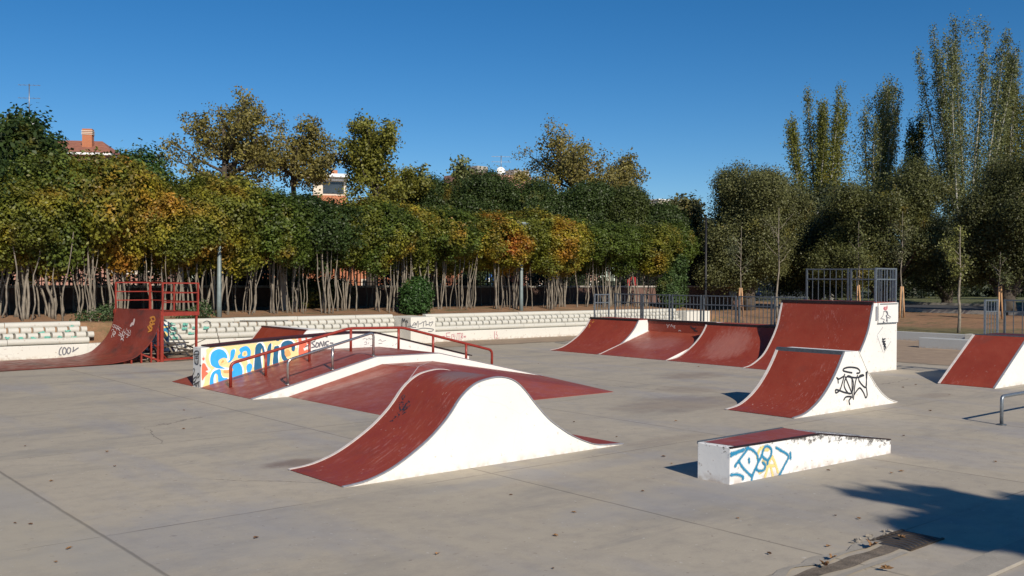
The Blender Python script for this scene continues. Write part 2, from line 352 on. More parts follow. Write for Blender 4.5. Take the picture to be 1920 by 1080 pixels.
def smooth(pts,closed=False,k=6):
    P=[Vector(p) for p in pts]; n=len(P); out=[]
    rng=range(n if closed else n-1)
    for i in rng:
        if closed: a,b,c,d=P[(i-1)%n],P[i],P[(i+1)%n],P[(i+2)%n]
        else: a,b,c,d=P[max(i-1,0)],P[i],P[i+1],P[min(i+2,n-1)]
        for j in range(k):
            t=j/k; out.append(.5*((2*b)+(c-a)*t+(2*a-5*b+4*c-d)*t*t+(3*b-a-3*c+d)*t**3))
    if not closed: out.append(P[-1])
    return out
LAY=[0]
def ribbon(mb,pts,nrm,w,off=.002,cap=True,taper=0):   # painted stroke lying on a surface; nrm: normal or function(p)->normal
    P=[Vector(p) for p in pts]; n=len(P); vs=[];fs=[]
    for i,p in enumerate(P):
        N_=(nrm(p) if callable(nrm) else Vector(nrm)).normalized()
        d=(P[min(i+1,n-1)]-P[max(i-1,0)]); d=(d-N_*d.dot(N_)).normalized() if d.length>1e-6 else Vector((1,0,0))
        s=N_.cross(d); ww=w*(1-taper*abs(2*i/(n-1)-1)**2)/2; o=off+.00008*i/n
        vs+= [p+N_*o-s*ww,p+N_*o+s*ww]
    for i in range(n-1): fs.append((2*i,2*i+2,2*i+3,2*i+1))
    mb.add(vs,fs)
    if cap:
        for p,k in ((P[0],0),(P[-1],1)):
            N_=(nrm(p) if callable(nrm) else Vector(nrm)).normalized(); a=N_.orthogonal().normalized(); b=N_.cross(a)
            r=w*(1-taper)/2; o=off+.00004+.0001*k
            mb.add([p+N_*o+(a*math.cos(t)+b*math.sin(t))*r for t in [i*math.pi/4 for i in range(8)]],[tuple(range(8))])
def strokes(surf,nrm,off,sc_,lst,w,layer=.002,sm=True,taper=0):
    mb=MB()
    for k,l in enumerate(lst):
        px=[Vector((off[0]+u/sc_,off[1]+v/sc_,0)) for u,v in l]
        if sm and len(px)>2: px=smooth(px,k=5)
        ribbon(mb,[surf(p.x,p.y) for p in px],nrm,w,layer+.00012*k,taper=taper)
    return mb
def blobfill(mb,surf,nrm,off,sc_,poly,layer,sm=True):
    px=[Vector((off[0]+u/sc_,off[1]+v/sc_,0)) for u,v in poly]
    if sm: px=smooth(px,True,4)
    n=Vector(nrm).normalized(); P=[surf(p.x,p.y)+n*layer for p in px]
    mb.add(P,[tuple(range(len(P)))])

# ---------------------------------------------------------------- world, sun, view
SUN_EL,SUNV=R(32),Vector((-.27,-.963,0)).normalized()
w=bpy.data.worlds.new('World'); sc.world=w; w.use_nodes=True; nt=w.node_tree
bg=nt.nodes['Background']; sky=nt.nodes.new('ShaderNodeTexSky'); sky.sky_type='NISHITA'; sky.sun_disc=False
sky.sun_elevation=SUN_EL; sky.sun_rotation=math.atan2(SUNV.x,SUNV.y); sky.altitude=1500; sky.air_density=1.0; sky.dust_density=.0; sky.ozone_density=4.5
hs=nt.nodes.new('ShaderNodeHueSaturation'); hs.inputs['Saturation'].default_value=1.28; hs.inputs['Hue'].default_value=.5; hs.inputs['Value'].default_value=1.0; nt.links.new(sky.outputs[0],hs.inputs['Color']); nt.links.new(hs.outputs[0],bg.inputs[0]); bg.inputs[1].default_value=.078
sl=bpy.data.lights.new('sun','SUN'); sl.energy=4.7; sl.angle=R(.53); sl.color=(1,.91,.78)
so=bpy.data.objects.new('sun',sl); col.objects.link(so); so.location=(-8,-30,20)
sd=Vector((SUNV.x*math.cos(SUN_EL),SUNV.y*math.cos(SUN_EL),math.sin(SUN_EL))); so.rotation_euler=sd.to_track_quat('Z','Y').to_euler()
sc.view_settings.view_transform='Standard'; sc.view_settings.look='None'; sc.view_settings.exposure=.15; sc.view_settings.gamma=1

# ================================================================ SETTING: floor, dirt, terraced wall
def grid(xs,ys,zf,name,m,kind='structure'):
    mb=MB(); nx=len(xs); vs=[(x,y,zf(x,y)) for y in ys for x in xs]
    mb.add(vs,[(j*nx+i,j*nx+i+1,(j+1)*nx+i+1,(j+1)*nx+i) for j in range(len(ys)-1) for i in range(nx-1)],True)
    return tag(mb.build(name,m),kind=kind)
mb=MB().box(-60,33.6,-60,26.9,-.4,0); tag(mb.build('ground','concrete'),kind='structure')
def sstep(a,b,t): t=max(0,min(1,(t-a)/(b-a))); return t*t*(3-2*t)
from mathutils import noise as mno
def hill(x,y):
    # dirt bank behind the terraced wall and beyond the low wall
    bz=.86+.14*sstep(27,29,y)+.05*mno.noise(Vector((x*.5,y*.5,0)))
    fz=.30+.32*sstep(34,44,x)+.35*sstep(50,64,x)+.04*mno.noise(Vector((x*.4,y*.4,3)))
    k=sstep(25,26.8,y)*(1-sstep(33.5,38,x))
    z=bz*k+fz*(1-k)
    inside=(x<33.5 and y<26.75)
    return -.35 if inside else z
def frange(a,b,s): 
    r=[];x=a
    while x<b-1e-6: r.append(x); x+=s
    return r
xs=[-400,-200,-100,-60]+frange(-40,-4,4)+frange(-4,33,.8)+[33.45,33.55]+frange(34,70,.8)+frange(70,110,4)+[120,160,240,400,700]
ys=[-400,-200,-100,-60,-40,-20]+frange(-10,26,1.2)+[26.74,26.76]+frange(27,36,.6)+frange(36,60,2)+frange(60,120,6)+[140,200,300,500,700]
grid(xs,ys,hill,'dirt_bank','soil')

# park path with kerbs beyond the low wall, and the street behind the railings
def strip(pts,w,z0,name,m,kind='structure'):
    mb=MB(); vs=[]
    for i,p in enumerate(pts):
        p=Vector((*p,0)); a=Vector((*pts[max(i-1,0)],0)); b=Vector((*pts[min(i+1,len(pts)-1)],0)); d=(b-a).normalized(); s=Vector((-d.y,d.x,0))*w/2
        for q in (p-s,p+s): vs.append((q.x,q.y,z0(q.x,q.y)))
    mb.add(vs,[(2*i,2*i+2,2*i+3,2*i+1) for i in range(len(pts)-1)])
    return mb.build(name,m) if not kind else tag(mb.build(name,m),kind=kind)
hz=lambda dz:(lambda x,y:hill(x,y)+dz)
path=[(50-(y-10)*-.02,y) for y in frange(-40,34,1.0)]
strip(path,9.0,hz(.05),'path','asphalt')
for dx,nm in ((4.62,'kerb_far'),(-4.6,'kerb_near')):
    mb=MB(); yy=frange(-40,33,1.0)
    for i in range(len(yy)-1):
        a=Vector((50+(yy[i]-10)*.02+dx,yy[i],0)); b=Vector((50+(yy[i+1]-10)*.02+dx,yy[i+1]-.012,0))
        a.z=hill(a.x,a.y)+.07; b.z=hill(b.x,b.y)+.07; mb.beam(a,b,.16,.2)
    tag(mb.build('kerb','kerb_stone'),kind='structure')
# foreground kerb (edge of the terrace the photographer stands on)
mb=MB().box(5.6,18,2.98,3.235,0.004,.03); tag(mb.build('kerb','cement_patch'),kind='structure')

# terraced wall of half-round concrete blocks
def halfround(mb,x0,x1,y,z,r=.078,n=8):
    pr=[]
    for k in range(n+1):
        t=math.pi*.5+ -math.pi*k/n           # from top, towards the viewer (-y), to bottom
        pr.append((y-abs(math.cos(t))*r*1.0,z+math.sin(t)*r))
    pr.append((y+.12,z-r)); pr.insert(0,(y+.12,z+r)); m=len(pr)
    vs=[(x0,a,b) for a,b in pr]+[(x1,a,b) for a,b in pr]
    mb.add(vs,[(i,i+1,i+1+m,i+m) for i in range(m-1)],False)
    mb.add(vs[:m],[tuple(range(m))[::-1]]); mb.add(vs[m:],[tuple(range(m))])
def terrace(name,label,x0,x1,Yf,cuts=None,long_step=2.05):
    t=thing(name,label,'wall',((x0+x1)/2,Yf,0))
    b=MB(); b.box(x0,x1,Yf,Yf+.32,-.1,.335); b.build('wall_base','white_wall',t,.012)
    b=MB(); b.box(x0,x1,Yf+.33,Yf+.62,-.1,.62); b.box(x0,x1,Yf+.42,Yf+.9,.2,.80); b.build('wall_core','mortar_grey',t)  # core coloured dark to stand for the shade in the block gaps
    c=cuts or [(x0,x1)]*4
    for row,(dy,z) in enumerate(((.14,.425),(.23,.565),(.32,.70),(.41,.835))):
        mb=MB(); a,e=c[row]; lng=row in (0,3); step=long_step if lng else .29; ln=step-.012 if lng else .232
        x=a+(0 if lng or row==1 else .145)
        while x<e-.05:
            xe=min(x+ln+rnd.uniform(-.006,.006),e); dz=rnd.uniform(-.004,.004)
            halfround(mb,x,xe,Yf+dy+rnd.uniform(-.008,.008),z+dz); x+=step
        mb.build('long_block_course' if lng else 'short_block_course','block_white',t)
    return t
WL='white terraced wall of round concrete blocks'
terrace('terraced_wall','white terraced wall of round concrete blocks at the far left, with stepped broken end',-2,8.1,26.4,[(-2,8.15),(-2,8.3),(-2,8.15),(-2,8.0)])
t=terrace('terraced_wall','white terraced wall with green scribbles running behind the graffiti wall',9.84,17.8,26.4,[(10.25,17.8)]*4)
b=MB().box(8.1,9.84,26.4,26.7,-.1,.335); b.build('wall_base','white_wall',t)
terrace('terraced_wall','long white terraced wall right of the grey pier, leading behind the row of ramps',18.82,31.6,25.95)
b=MB().box(17.82,18.80,25.72,27.1,-.1,.845); pier=tag(b.build('wall_pier','white_wall',None,.012),'square white pier with black scribbles below the round bush','pier')
b=MB().box(9.86,10.22,26.34,27.1,-.1,.86); pier2=tag(b.build('wall_pier','white_wall',None,.01),'narrow wall pier painted blue and yellow beside the rusty ramp','pier')
b=MB().box(31.62,33.2,25.75,27.2,-.1,.80); tag(b.build('wall_pier','white_wall',None,.01),'white end pier of the terraced wall below the climbing shrub','pier')
# low wall and benches at the right
b=MB().box(33.38,33.62,2,27,-.1,.30); tag(b.build('low_wall','grey_concrete_block',None,.01),'low grey concrete wall edging the red earth beyond the ramps','wall')
b=MB().box(30.0,30.45,8.0,15.0,-.1,.32); tag(b.build('concrete_bench','grey_concrete_block',None,.015),'long grey concrete bench block in front of the low wall','bench')
b=MB(); b.box(33.0,33.36,13.7,14.9,.0,.34); tag(b.build('concrete_block','block_white',None,.01),'short pale block sitting against the low grey wall','block')

# graffiti on the walls
NY=(0,-1,0)
def child(o,name,mb,m): return mb.build(name,m,o)
s=lambda yy:(lambda x,y:onY(x,y,yy))
wallL=[o for o in col.objects if o.name.startswith('terraced_wall') and o.parent is None]
child(wallL[0],'graffiti_tag',strokes(s(26.395),NY,(0,580),9,[[(1040,640),(1005,690),(1000,760),(1030,770)],[(1075,650),(1055,700),(1070,765),(1110,740),(1115,680),(1090,645),(1072,655)],[(1150,650),(1130,700),(1150,750),(1185,720),(1190,665),(1160,645)],[(1240,640),(1235,710)],[(1320,650),(1240,705),(1225,715)]],.03),'g_grey')
child(wallL[1],'graffiti_tag',strokes(s(26.395),NY,(200,600),9.6,[[(1100,420),(1290,435)],[(1185,400),(1185,550)],[(1215,480),(1212,560)],[(1245,490),(1225,570),(1270,580),(1280,510),(1245,490)],[(1275,510),(1255,590)],[(1325,555),(1350,500),(1375,505),(1380,545)],[(1335,535),(1390,530)],[(1400,555),(1430,500),(1480,480),(1510,515)],[(1480,455),(1555,460)]],.022),'g_grey')
child(wallL[1],'graffiti_tag',strokes(s(26.393),NY,(200,600),9.6,[[(1050,430),(1080,500),(1120,520)],[(1060,480),(1110,440)],[(1130,470),(1180,540)],[(1150,520),(1200,500)]],.02),'g_pink')
gm=MB()
for (x0,y0,n) in [(1180,60,3),(1420,75,4),(1200,150,5),(1400,145,6),(1590,140,4),(1790,140,5),(1200,240,5),(1520,235,3),(1230,320,4),(1050,0,0)]:
    for k in range(n):
        L=[(x0+rnd.uniform(-55,55),y0+rnd.uniform(-22,22)) for _ in range(4)]
        px=smooth([Vector((200+u/9.6,600+v/9.6,0)) for u,v in L],k=4); ribbon(gm,[onY(p.x,p.y,26.44+.07*(2 if y0<100 else 1 if y0<200 else 0)) for p in px],NY,.02,.0)
child(wallL[1],'green_scribble',gm,'g_green')
gm=MB()
for (x0,y0,n) in [(700,385,4),(1150,370,4),(120,485,3),(350,490,4),(570,480,5),(800,475,8),(1015,465,3),(1240,475,4),(1200,285,2)]:
    for k in range(n):
        L=[(x0+rnd.uniform(-50,50),y0+rnd.uniform(-18,18)) for _ in range(3)]
        px=smooth([Vector((0+u/9,580+v/9,0)) for u,v in L],k=4); ribbon(gm,[onY(p.x,p.y,26.535 if y0>420 else 26.63 if y0>300 else 26.72) for p in px],NY,.02,.003)
child(wallL[0],'green_scribble',gm,'g_green')
gm=strokes(s(26.72),NY,(340,600),6,[[(250,25),(290,10),(330,30),(300,45)],[(400,35),(430,45)],[(550,30),(600,45),(580,20)],[(660,8),(1100,10),(1200,5)]],.016,.0)
child(wallL[1],'graffiti_tag',gm,'g_black')
child(wallL[2],'graffiti_tag',strokes(s(25.94),NY,(680,580),6.4,[[(945,355),(945,325),(985,322),(985,345),(950,350)],[(1005,325),(1003,285),(1050,280)],[(1005,325),(1050,330)],[(1070,345),(1070,300),(1090,300),(1090,330)],[(1100,380),(1105,290),(1130,370),(1135,285)],[(1140,290),(1175,285)],[(1157,288),(1157,380)],[(1180,380),(1183,290),(1200,285),(1200,320),(1183,325),(1200,345)],[(1215,325),(1240,320),(1235,335),(1212,330)],[(1580,265),(1583,350)],[(1610,265),(1600,300),(1620,310),(1605,350),(1625,345)]],.018,.002,False),'g_pink')
child(pier,'graffiti_tag',strokes(s(25.71),NY,(680,580),6.4,[[(590,205),(600,190),(640,180),(620,160),(595,200),(590,215),(640,215)],[(565,165),(585,215)],[(640,195),(665,140),(665,215)],[(680,175),(700,170)],[(705,165),(730,150),(728,205)],[(740,150),(760,140),(760,195)],[(765,185),(790,180)],[(800,150),(800,195)],[(810,160),(845,150),(815,200)],[(590,235),(650,240),(720,225),(800,230),(850,240),(830,262),(790,265)]],.022),'g_grey')
child(pier,'graffiti_tag',strokes(lambda x,y:onX(x,y,17.81),(-1,0,0),(680,580),6.4,[[(470,210),(475,110),(490,150),(500,115),(515,150)],[(520,150),(530,130),(540,160)],[(470,210),(520,215),(520,160)]],.03),'g_black')
g=MB(); blobfill(g,s(26.335),NY,(200,600),9.6,[(900,60),(1105,60),(1105,370),(930,385),(890,320)],.001,False); child(pier2,'mural_ground',g,'g_teal')
g=strokes(s(26.335),NY,(200,600),9.6,[[(925,100),(1000,130),(1090,120)],[(1050,220),(1085,260),(1060,310),(1045,260)],[(930,60),(925,170)]],.05,.003); child(pier2,'mural_letter',g,'g_yellow')
for l_ in ([(900,180),(910,300)],[(1030,60),(1100,80)],[(950,190),(980,330)]): child(pier2,'mural_letter',strokes(s(26.335),NY,(200,600),9.6,[l_],.035,.005),'g_white')

# drain and gutter at the lower right
g=thing('drain_grate','rusty curved drain grate in the gutter beside crumbled cement','drain',(7.55,3.87,0))
b=MB().box(7.28,7.82,3.70,4.03,.001,.006); b.build('drain_pit','tar',g)  # flat dark plate painted as the shade below the grate bars
b=MB()
for k in range(8):
    x=7.33+.062*k; pts=[Vector((x+.05*math.sin(math.pi*i/6)-.03,3.71+.31*i/6,.004)) for i in range(7)]
    b.tube(pts,.008,6)
b.build('grate_bar','grate_iron',g)
MB().box(7.27,7.83,4.02,4.045,.0,.012).build('grate_frame','grate_iron',g); MB().box(7.27,7.83,3.68,3.70,.0,.012).build('grate_frame','grate_iron',g)
def ragged(x0,x1,y0,y1,z,amp,seed,fr=3.0):
    r=random.Random(seed); n=40; lo=[];hi=[]
    for i in range(n+1):
        x=x0+(x1-x0)*i/n; lo.append((x,y0+amp*mno.noise(Vector((x*fr,seed,0))),z)); hi.append((x,y1+amp*mno.noise(Vector((x*fr,seed+9,0))),z))
    mb=MB(); vs=lo+hi; mb.add(vs,[(i,i+1,n+2+i,n+1+i) for i in range(n)]); return mb
tag(ragged(4.6,7.3,3.77,3.91,.004,.09,3,2.2).build('gutter_dirt','drain_dirt'),kind='structure')
tag(ragged(4.6,7.35,3.95,4.04,.008,.09,5,3).build('cement_patch','cement_patch'),kind='structure')
tag(ragged(4.6,7.2,3.66,3.71,.007,.012,8,3).build('gutter_edge','cement_patch'),kind='structure')
r2=random.Random(5); b=MB()
def chunk(mb,c,r,seed):
    rr=random.Random(seed); vs=[]
    for k in range(10):
        v=Vector((rr.gauss(0,1),rr.gauss(0,1),rr.gauss(0,1))).normalized(); vs.append(Vector(c)+Vector((v.x*r,v.y*r,max(v.z,-.3)*r*.55)))
    import bmesh
    bm=bmesh.new(); [bm.verts.new(v) for v in vs]; bmesh.ops.convex_hull(bm,input=bm.verts)
    bm.verts.index_update(); vv=[v.co.copy() for v in bm.verts]; ff=[tuple(v.index for v in f.verts) for f in bm.faces]; bm.free(); mb.add(vv,ff)
base=None
for k in range(12):
    c=(7.12+.05*k+r2.uniform(-.03,.03),4.05+r2.uniform(-.02,.07),.012); mbb=MB(); chunk(mbb,c,r2.uniform(.015,.035),k)
    tag(mbb.build('cement_chunk','rubble'),'broken lump of pale cement lying along the drain grate','rubble','cement lumps by the drain')
# ================================================================ RAMPS
Z1=.003
def prism_side(prof,y,th=.0): pass
def ramp_thing(name,label,cat,loc): return thing(name,label,cat,loc)

# --- wave bump
prof=[(5.03,.008),(5.2,.018),(5.37,.045),(5.6,.115),(5.83,.225),(6.08,.375),(6.28,.535),(6.40,.66),(6.49,.77),(6.6,.865),(6.74,.94),(6.9,.975),(7.05,.985),(7.2,.96),(7.33,.9),(7.46,.79),(7.6,.645),(7.81,.45),(8.02,.31),(8.22,.2),(8.48,.095),(8.7,.04),(9.12,.008)]
def dens(p,k=4): return [(v.x,v.y) for v in smooth([Vector((a,b,0)) for a,b in p],k=k)]
wp=dens(prof,3)
W=thing('wave_ramp','red wave-shaped bump with smooth white side in the middle foreground','skate ramp',(7.05,9,0))
b=MB().extr_y([(a,z-.004) for a,z in wp]+[(9.1,-.05),(5.05,-.05)],8.43,9.56); b.build('side_panel','white_paint',W)
MB().sheet_y(wp,8.455,9.535,.006).build('riding_surface','red_paint',W)
MB().sheet_y(wp,8.418,8.452,.010).build('edge_strip','grey_edge',W); MB().sheet_y(wp,9.538,9.585,.012).build('edge_strip','pale_edge',W)
def profz(pf,x):
    for (a,za),(b_,zb) in zip(pf,pf[1:]):
        if a<=x<=b_: return za+(zb-za)*(x-a)/(b_-a)
    return None
def onprof(pf):
    def f(px,py):
        d=ray(px,py).normalized(); t=2.0
        while t<40:
            p=C0+d*t; z=profz(pf,p.x)
            if z is not None and p.z<=z: 
                return p
            t+=.01
        return C0+d*t
    return f
def nprof(pf):
    def f(p):
        z0,z1=profz(pf,p.x-.04),profz(pf,p.x+.04)
        if z0 is None or z1 is None: return Vector((0,0,1))
        return Vector((-(z1-z0),0,.08)).normalized()
    return f
child(W,'graffiti_tag',strokes(onprof(wp),nprof(wp),(520,740),6,[[(1420,60),(1405,30),(1425,10),(1440,20),(1420,60),(1400,95)],[(1375,95),(1385,150),(1420,120),(1400,90),(1380,140),(1400,180),(1440,120)],[(1425,90),(1450,100),(1440,140),(1420,180),(1460,150)],[(1470,70),(1500,100),(1490,135),(1465,140),(1470,100),(1455,110),(1430,190)],[(1395,215),(1470,155)],[(1385,190),(1450,150)],[(1435,210),(1460,195)],[(1435,205),(1418,225)]],.016,.009),'g_black')
child(W,'graffiti_tag',strokes(onprof(wp),nprof(wp),(520,740),6,[[(1360,210),(1375,235),(1355,265),(1330,250)],[(1330,262),(1300,290),(1275,305)],[(1310,275),(1280,300),(1310,300)]],.016,.009),'g_black')
b=MB()                                                   # worn bare patch on the crest
pts=[(1200,830),(1290,800),(1380,720),(1400,680),(1450,650),(1600,655),(1720,675),(1640,700),(1520,760),(1440,800),(1330,870),(1260,860)]
f=onprof(wp); P=[f(600+u/6,590+v/6)+Vector((0,0,.008)) for u,v in pts]; 
def patch(mb,pf,xa,xb,ylo,yhi,n=16,off=.0075):
    vs=[]
    for i in range(n+1):
        x=xa+(xb-xa)*i/n
        for y in (ylo(i/n),yhi(i/n)): vs.append((x,y,profz(pf,x)+off))
    mb.add(vs,[(2*i,2*i+2,2*i+3,2*i+1) for i in range(n)])

# --- ledge with kicker
L=thing('grind_ledge','low white ledge with red top and blue and yellow graffiti','skate ledge',(9.5,6.25,0))
b=MB(); pr=[(8.19,-.02),(8.19,.383),(9.75,.383),(11.25,.17),(11.25,-.02)]; b.extr_y(pr,6.08,6.5)
# taper of the near face towards the right end
for i,p in enumerate(b.v):
    x,y,z=p
    if y<6.2: b.v[i]=(x,6.08-.12*max(0,(x-8.19)/3.06),z)
b.build('ledge_body','white_ledge',L,.008)
b=MB(); b.add([(8.29,6.09,.387),(9.72,6.035,.387),(9.76,6.49,.387),(8.24,6.46,.387)],[(0,1,2,3)]); b.build('ledge_top','red_floor',L)
MB().beam((8.19,6.085,.378),(9.75,6.02,.378),.02,.018).build('coping','dark_coping',L); MB().beam((9.76,6.022,.378),(11.245,5.964,.168),.016,.014).build('worn_edge','dark_coping',L); MB().beam((9.76,6.49,.377),(11.245,6.49,.167),.016,.010).build('worn_edge','dark_coping',L); MB().beam((8.2,6.5,.379),(9.75,6.5,.379),.03,.03).build('coping','galv_dark',L)
fl=lambda x,y:onPlane(x,y,(8.19,6.08,0),Vector((-.12/3.06,-1,0)).normalized()); nl=Vector((-.12/3.06,-1,0))
o3=(1290,790)
LY=[[(1170,400),(1110,450),(1075,560)],[(1160,620),(1210,660),(1210,730),(1150,780),(1110,800)],[(1310,550),(1260,640),(1230,760),(1200,860)],[(1310,550),(1350,640),(1400,790)],[(1240,690),(1340,690)],[(1290,720),(1320,850)],[(1180,440),(1250,440)]]
LT=[[(665,540),(760,490),(870,440)],[(665,500),(850,450)],[(730,700),(790,610),(940,410)],[(900,420),(970,430),(1060,500),(1090,600)],[(790,620),(850,720),(980,850)],[(985,920),(1010,820),(1090,640),(1140,540),(1180,420),(1230,385),(1290,430),(1290,520),(1240,600),(1180,570),(1140,530)],[(945,580),(950,640)],[(1240,600),(1235,660)],[(1370,410),(1440,450),(1560,540),(1500,680),(1410,860)],[(1590,490),(1595,580)],[(665,835),(760,825),(850,860),(850,900)],[(1160,640),(1200,690),(1170,760),(1100,770),(1060,740)],[(1405,860),(1480,855)]]
child(L,'spray_haze',strokes(fl,nl,o3,8.31,LY,.045,.0008),'s_yellow'); child(L,'graffiti_stroke',strokes(fl,nl,o3,8.31,LY,.024,.0022),'g_yellow')
child(L,'spray_haze',strokes(fl,nl,o3,8.31,LT,.045,.0036),'s_teal'); child(L,'graffiti_stroke',strokes(fl,nl,o3,8.31,LT,.02,.0055),'g_teal')

# --- generic quarter pipe running along X
def qprof(x0,x1,h,flat=0,curve=None,k=12):
    return curve
def quarter(name,label,pf,xb,y0,y1,h,surf='red_paint',edges=('grey_edge','pale_edge'),cope='dark_coping',back=True,deckm='red_paint'):
    t=thing(name,label,'skate ramp',((pf[0][0]+xb)/2,(y0+y1)/2,0)); p=dens(pf,4)
    p=[(x,min(z,h)) for x,z in p]
    MB().extr_y([(x,z-.004) for x,z in p]+[(xb,h-.004),(xb,-.05),(p[0][0],-.05)],y0,y1).build('side_panel','white_paint',t)
    MB().sheet_y(p,y0+.03,y1-.04,.006).build('riding_surface',surf,t)
    if edges: MB().sheet_y(p,y0-.012,y0+.027,.011).build('edge_strip',edges[0],t); MB().sheet_y(p,y1-.037,y1+.012,.011).build('edge_strip',edges[1],t)
    b=MB().box(p[-1][0]+.03,xb,y0+.01,y1-.01,h-.02,h+.006); b.build('deck',deckm,t)
    MB().box(p[-1][0]-.035,p[-1][0]+.03,y0+.005,y1-.005,h-.045,h+.02).build('coping',cope,t)
    return t,p
q1=[(19.45,.008),(19.88,.06),(20.28,.21),(20.65,.42),(20.96,.68),(21.14,.93)]
a,pA=quarter('quarter_pipe','leftmost quarter pipe of the far row, with a yellow tag at its top',q1,21.98,18.95,20.93,.935)
q3,p3=quarter('quarter_pipe','scuffed red quarter pipe half in shadow left of the tallest ramp',q1,21.98,14.02,16.5,.935,'red_paint')
TL=[(19.34,.008),(19.66,.06),(20.11,.265),(20.42,.56),(20.70,.95),(20.84,1.32),(20.93,1.6)]
T,pT=quarter('tall_quarter_pipe','tallest red quarter pipe with white side and railing on top',TL,22.02,11.55,14.0,1.61,'red_paint')
ZL=[(12.87,.008),(13.2,.05),(13.5,.17),(13.75,.33),(13.98,.54),(14.15,.74),(14.3,.945)]
# --- spine ramp
S=thing('spine_ramp','red and white quarter pipe with black tag, curved down on both sides','skate ramp',(14.5,9,0))
lp=dens(ZL,4); rp=[(14.74,.945),(14.86,.8),(15.04,.58),(15.27,.37),(15.5,.2),(15.76,.075),(16.03,.008)]; rp=dens(rp,4)
MB().extr_y([(x,z-.004) for x,z in lp+rp]+[(16.0,-.05),(12.9,-.05)],8.39,9.65).build('side_panel','white_paint',S)
MB().sheet_y(lp,8.42,9.61,.006).build('riding_surface','red_paint',S); MB().sheet_y(rp,8.42,9.61,.006).build('riding_surface','red_paint',S)
MB().sheet_y(lp,8.378,8.417,.011).build('edge_strip','grey_edge',S); MB().sheet_y(lp,9.613,9.665,.012).build('edge_strip','pale_edge',S)
MB().sheet_y(rp,8.378,8.417,.010).build('edge_strip','white_paint',S)
MB().box(14.33,14.73,8.395,9.64,.93,.95).build('deck','white_paint',S); MB().box(14.265,14.335,8.40,9.645,.905,.968).build('coping','galv_dark',S)
b=strokes(s(8.389),NY,(1500,640),7.2,[[(700,425),(590,400),(590,370),(660,350),(760,360),(805,395),(800,425),(765,430)],[(495,490),(520,510),(590,470),(600,450),(545,640),(500,690),(480,690),(480,655),(520,660),(600,690),(680,705)],[(510,500),(515,560)],[(690,480),(640,470),(600,540),(600,620),(650,700),(700,690),(720,600),(710,520),(670,470)],[(610,480),(700,700)],[(640,475),(760,490),(860,460)],[(775,460),(745,560),(720,780)],[(700,500),(705,760)],[(850,450),(800,470),(800,540),(890,620),(890,420)],[(890,600),(905,720),(885,760),(860,700),(810,630),(770,660),(730,720)],[(590,790),(620,750),(690,750),(660,800),(670,850)],[(905,410),(890,600)]],.029,.003); child(S,'graffiti_tag',b,'g_black')
child(a,'graffiti_tag',strokes(onprof(pA),nprof(pA),(1030,580),6,[[(480,115),(465,135),(480,145),(490,120)],[(490,150),(465,150),(455,175),(470,165)],[(500,120),(505,135),(485,150)],[(450,190),(480,180)],[(445,212),(450,205)]],.035,.008),'g_gold')

# --- bank between the two quarter pipes (curb cut with back wall)
B=thing('bank_ramp','red bank with upright back wall between two quarter pipes of the far row','skate ramp',(20.7,17.7,0))
bp=[(19.47,.008),(21.54,.60)]
MB().extr_y([(19.47,.004),(21.54,.596),(21.54,-.05),(19.47,-.05)],16.52,18.93).build('side_panel','white_paint',B)
MB().sheet_y(bp,16.53,18.93,.006).build('riding_surface','red_floor',B)
MB().box(21.542,21.98,16.51,18.94,-.05,.93).build('back_wall','red_paint',B); MB().box(21.51,21.58,16.505,18.945,.90,.955).build('coping','dark_coping',B)
MB().sheet_y(bp,18.90,18.94,.012).build('edge_strip','pale_edge',B)
MB().box(21.60,21.97,16.52,18.93,.932,.94).build('deck','pale_edge',B)
child(B,'graffiti_tag',strokes(lambda x,y:onX(x,y,21.54),(-1,0,0),(1030,580),6,[[(1320,170),(1335,190),(1350,170)],[(1335,190),(1330,205)],[(1365,195),(1375,170),(1385,195)],[(1395,190),(1415,185),(1400,205),(1415,210)]],.022,.002),'g_pale')
child(B,'graffiti_tag',strokes(lambda x,y:onX(x,y,21.54),(-1,0,0),(1030,580),6,[[(1455,245),(1465,235),(1480,245)]],.022,.002),'g_pale')
child(B,'graffiti_tag',strokes(lambda x,y:onX(x,y,21.54),(-1,0,0),(1030,580),6,[[(1590,190),(1620,215),(1650,210)],[(1600,205),(1640,235)],[(1630,240),(1665,245)]],.03,.003),'g_black')
# --- right bank
RB=thing('bank_ramp','plain red straight bank with white side at the right edge of the picture','skate ramp',(21,8.8,0))
rbp=[(19.65,.008),(21.24,.965)]
MB().extr_y([(19.65,.004),(21.24,.961),(22.42,.961),(22.42,-.05),(19.65,-.05)],8.28,9.40).build('side_panel','white_paint',RB)
MB().sheet_y(rbp,8.31,9.36,.006).build('riding_surface','red_paint',RB)
MB().sheet_y(rbp,8.268,8.307,.011).build('edge_strip','grey_edge',RB); MB().sheet_y(rbp,9.363,9.412,.012).build('edge_strip','pale_edge',RB)
MB().box(21.30,22.41,8.29,9.39,.95,.967).build('deck','maroon_cap',RB); MB().box(21.22,21.29,8.285,9.395,.93,.98).build('coping','galv_dark',RB)
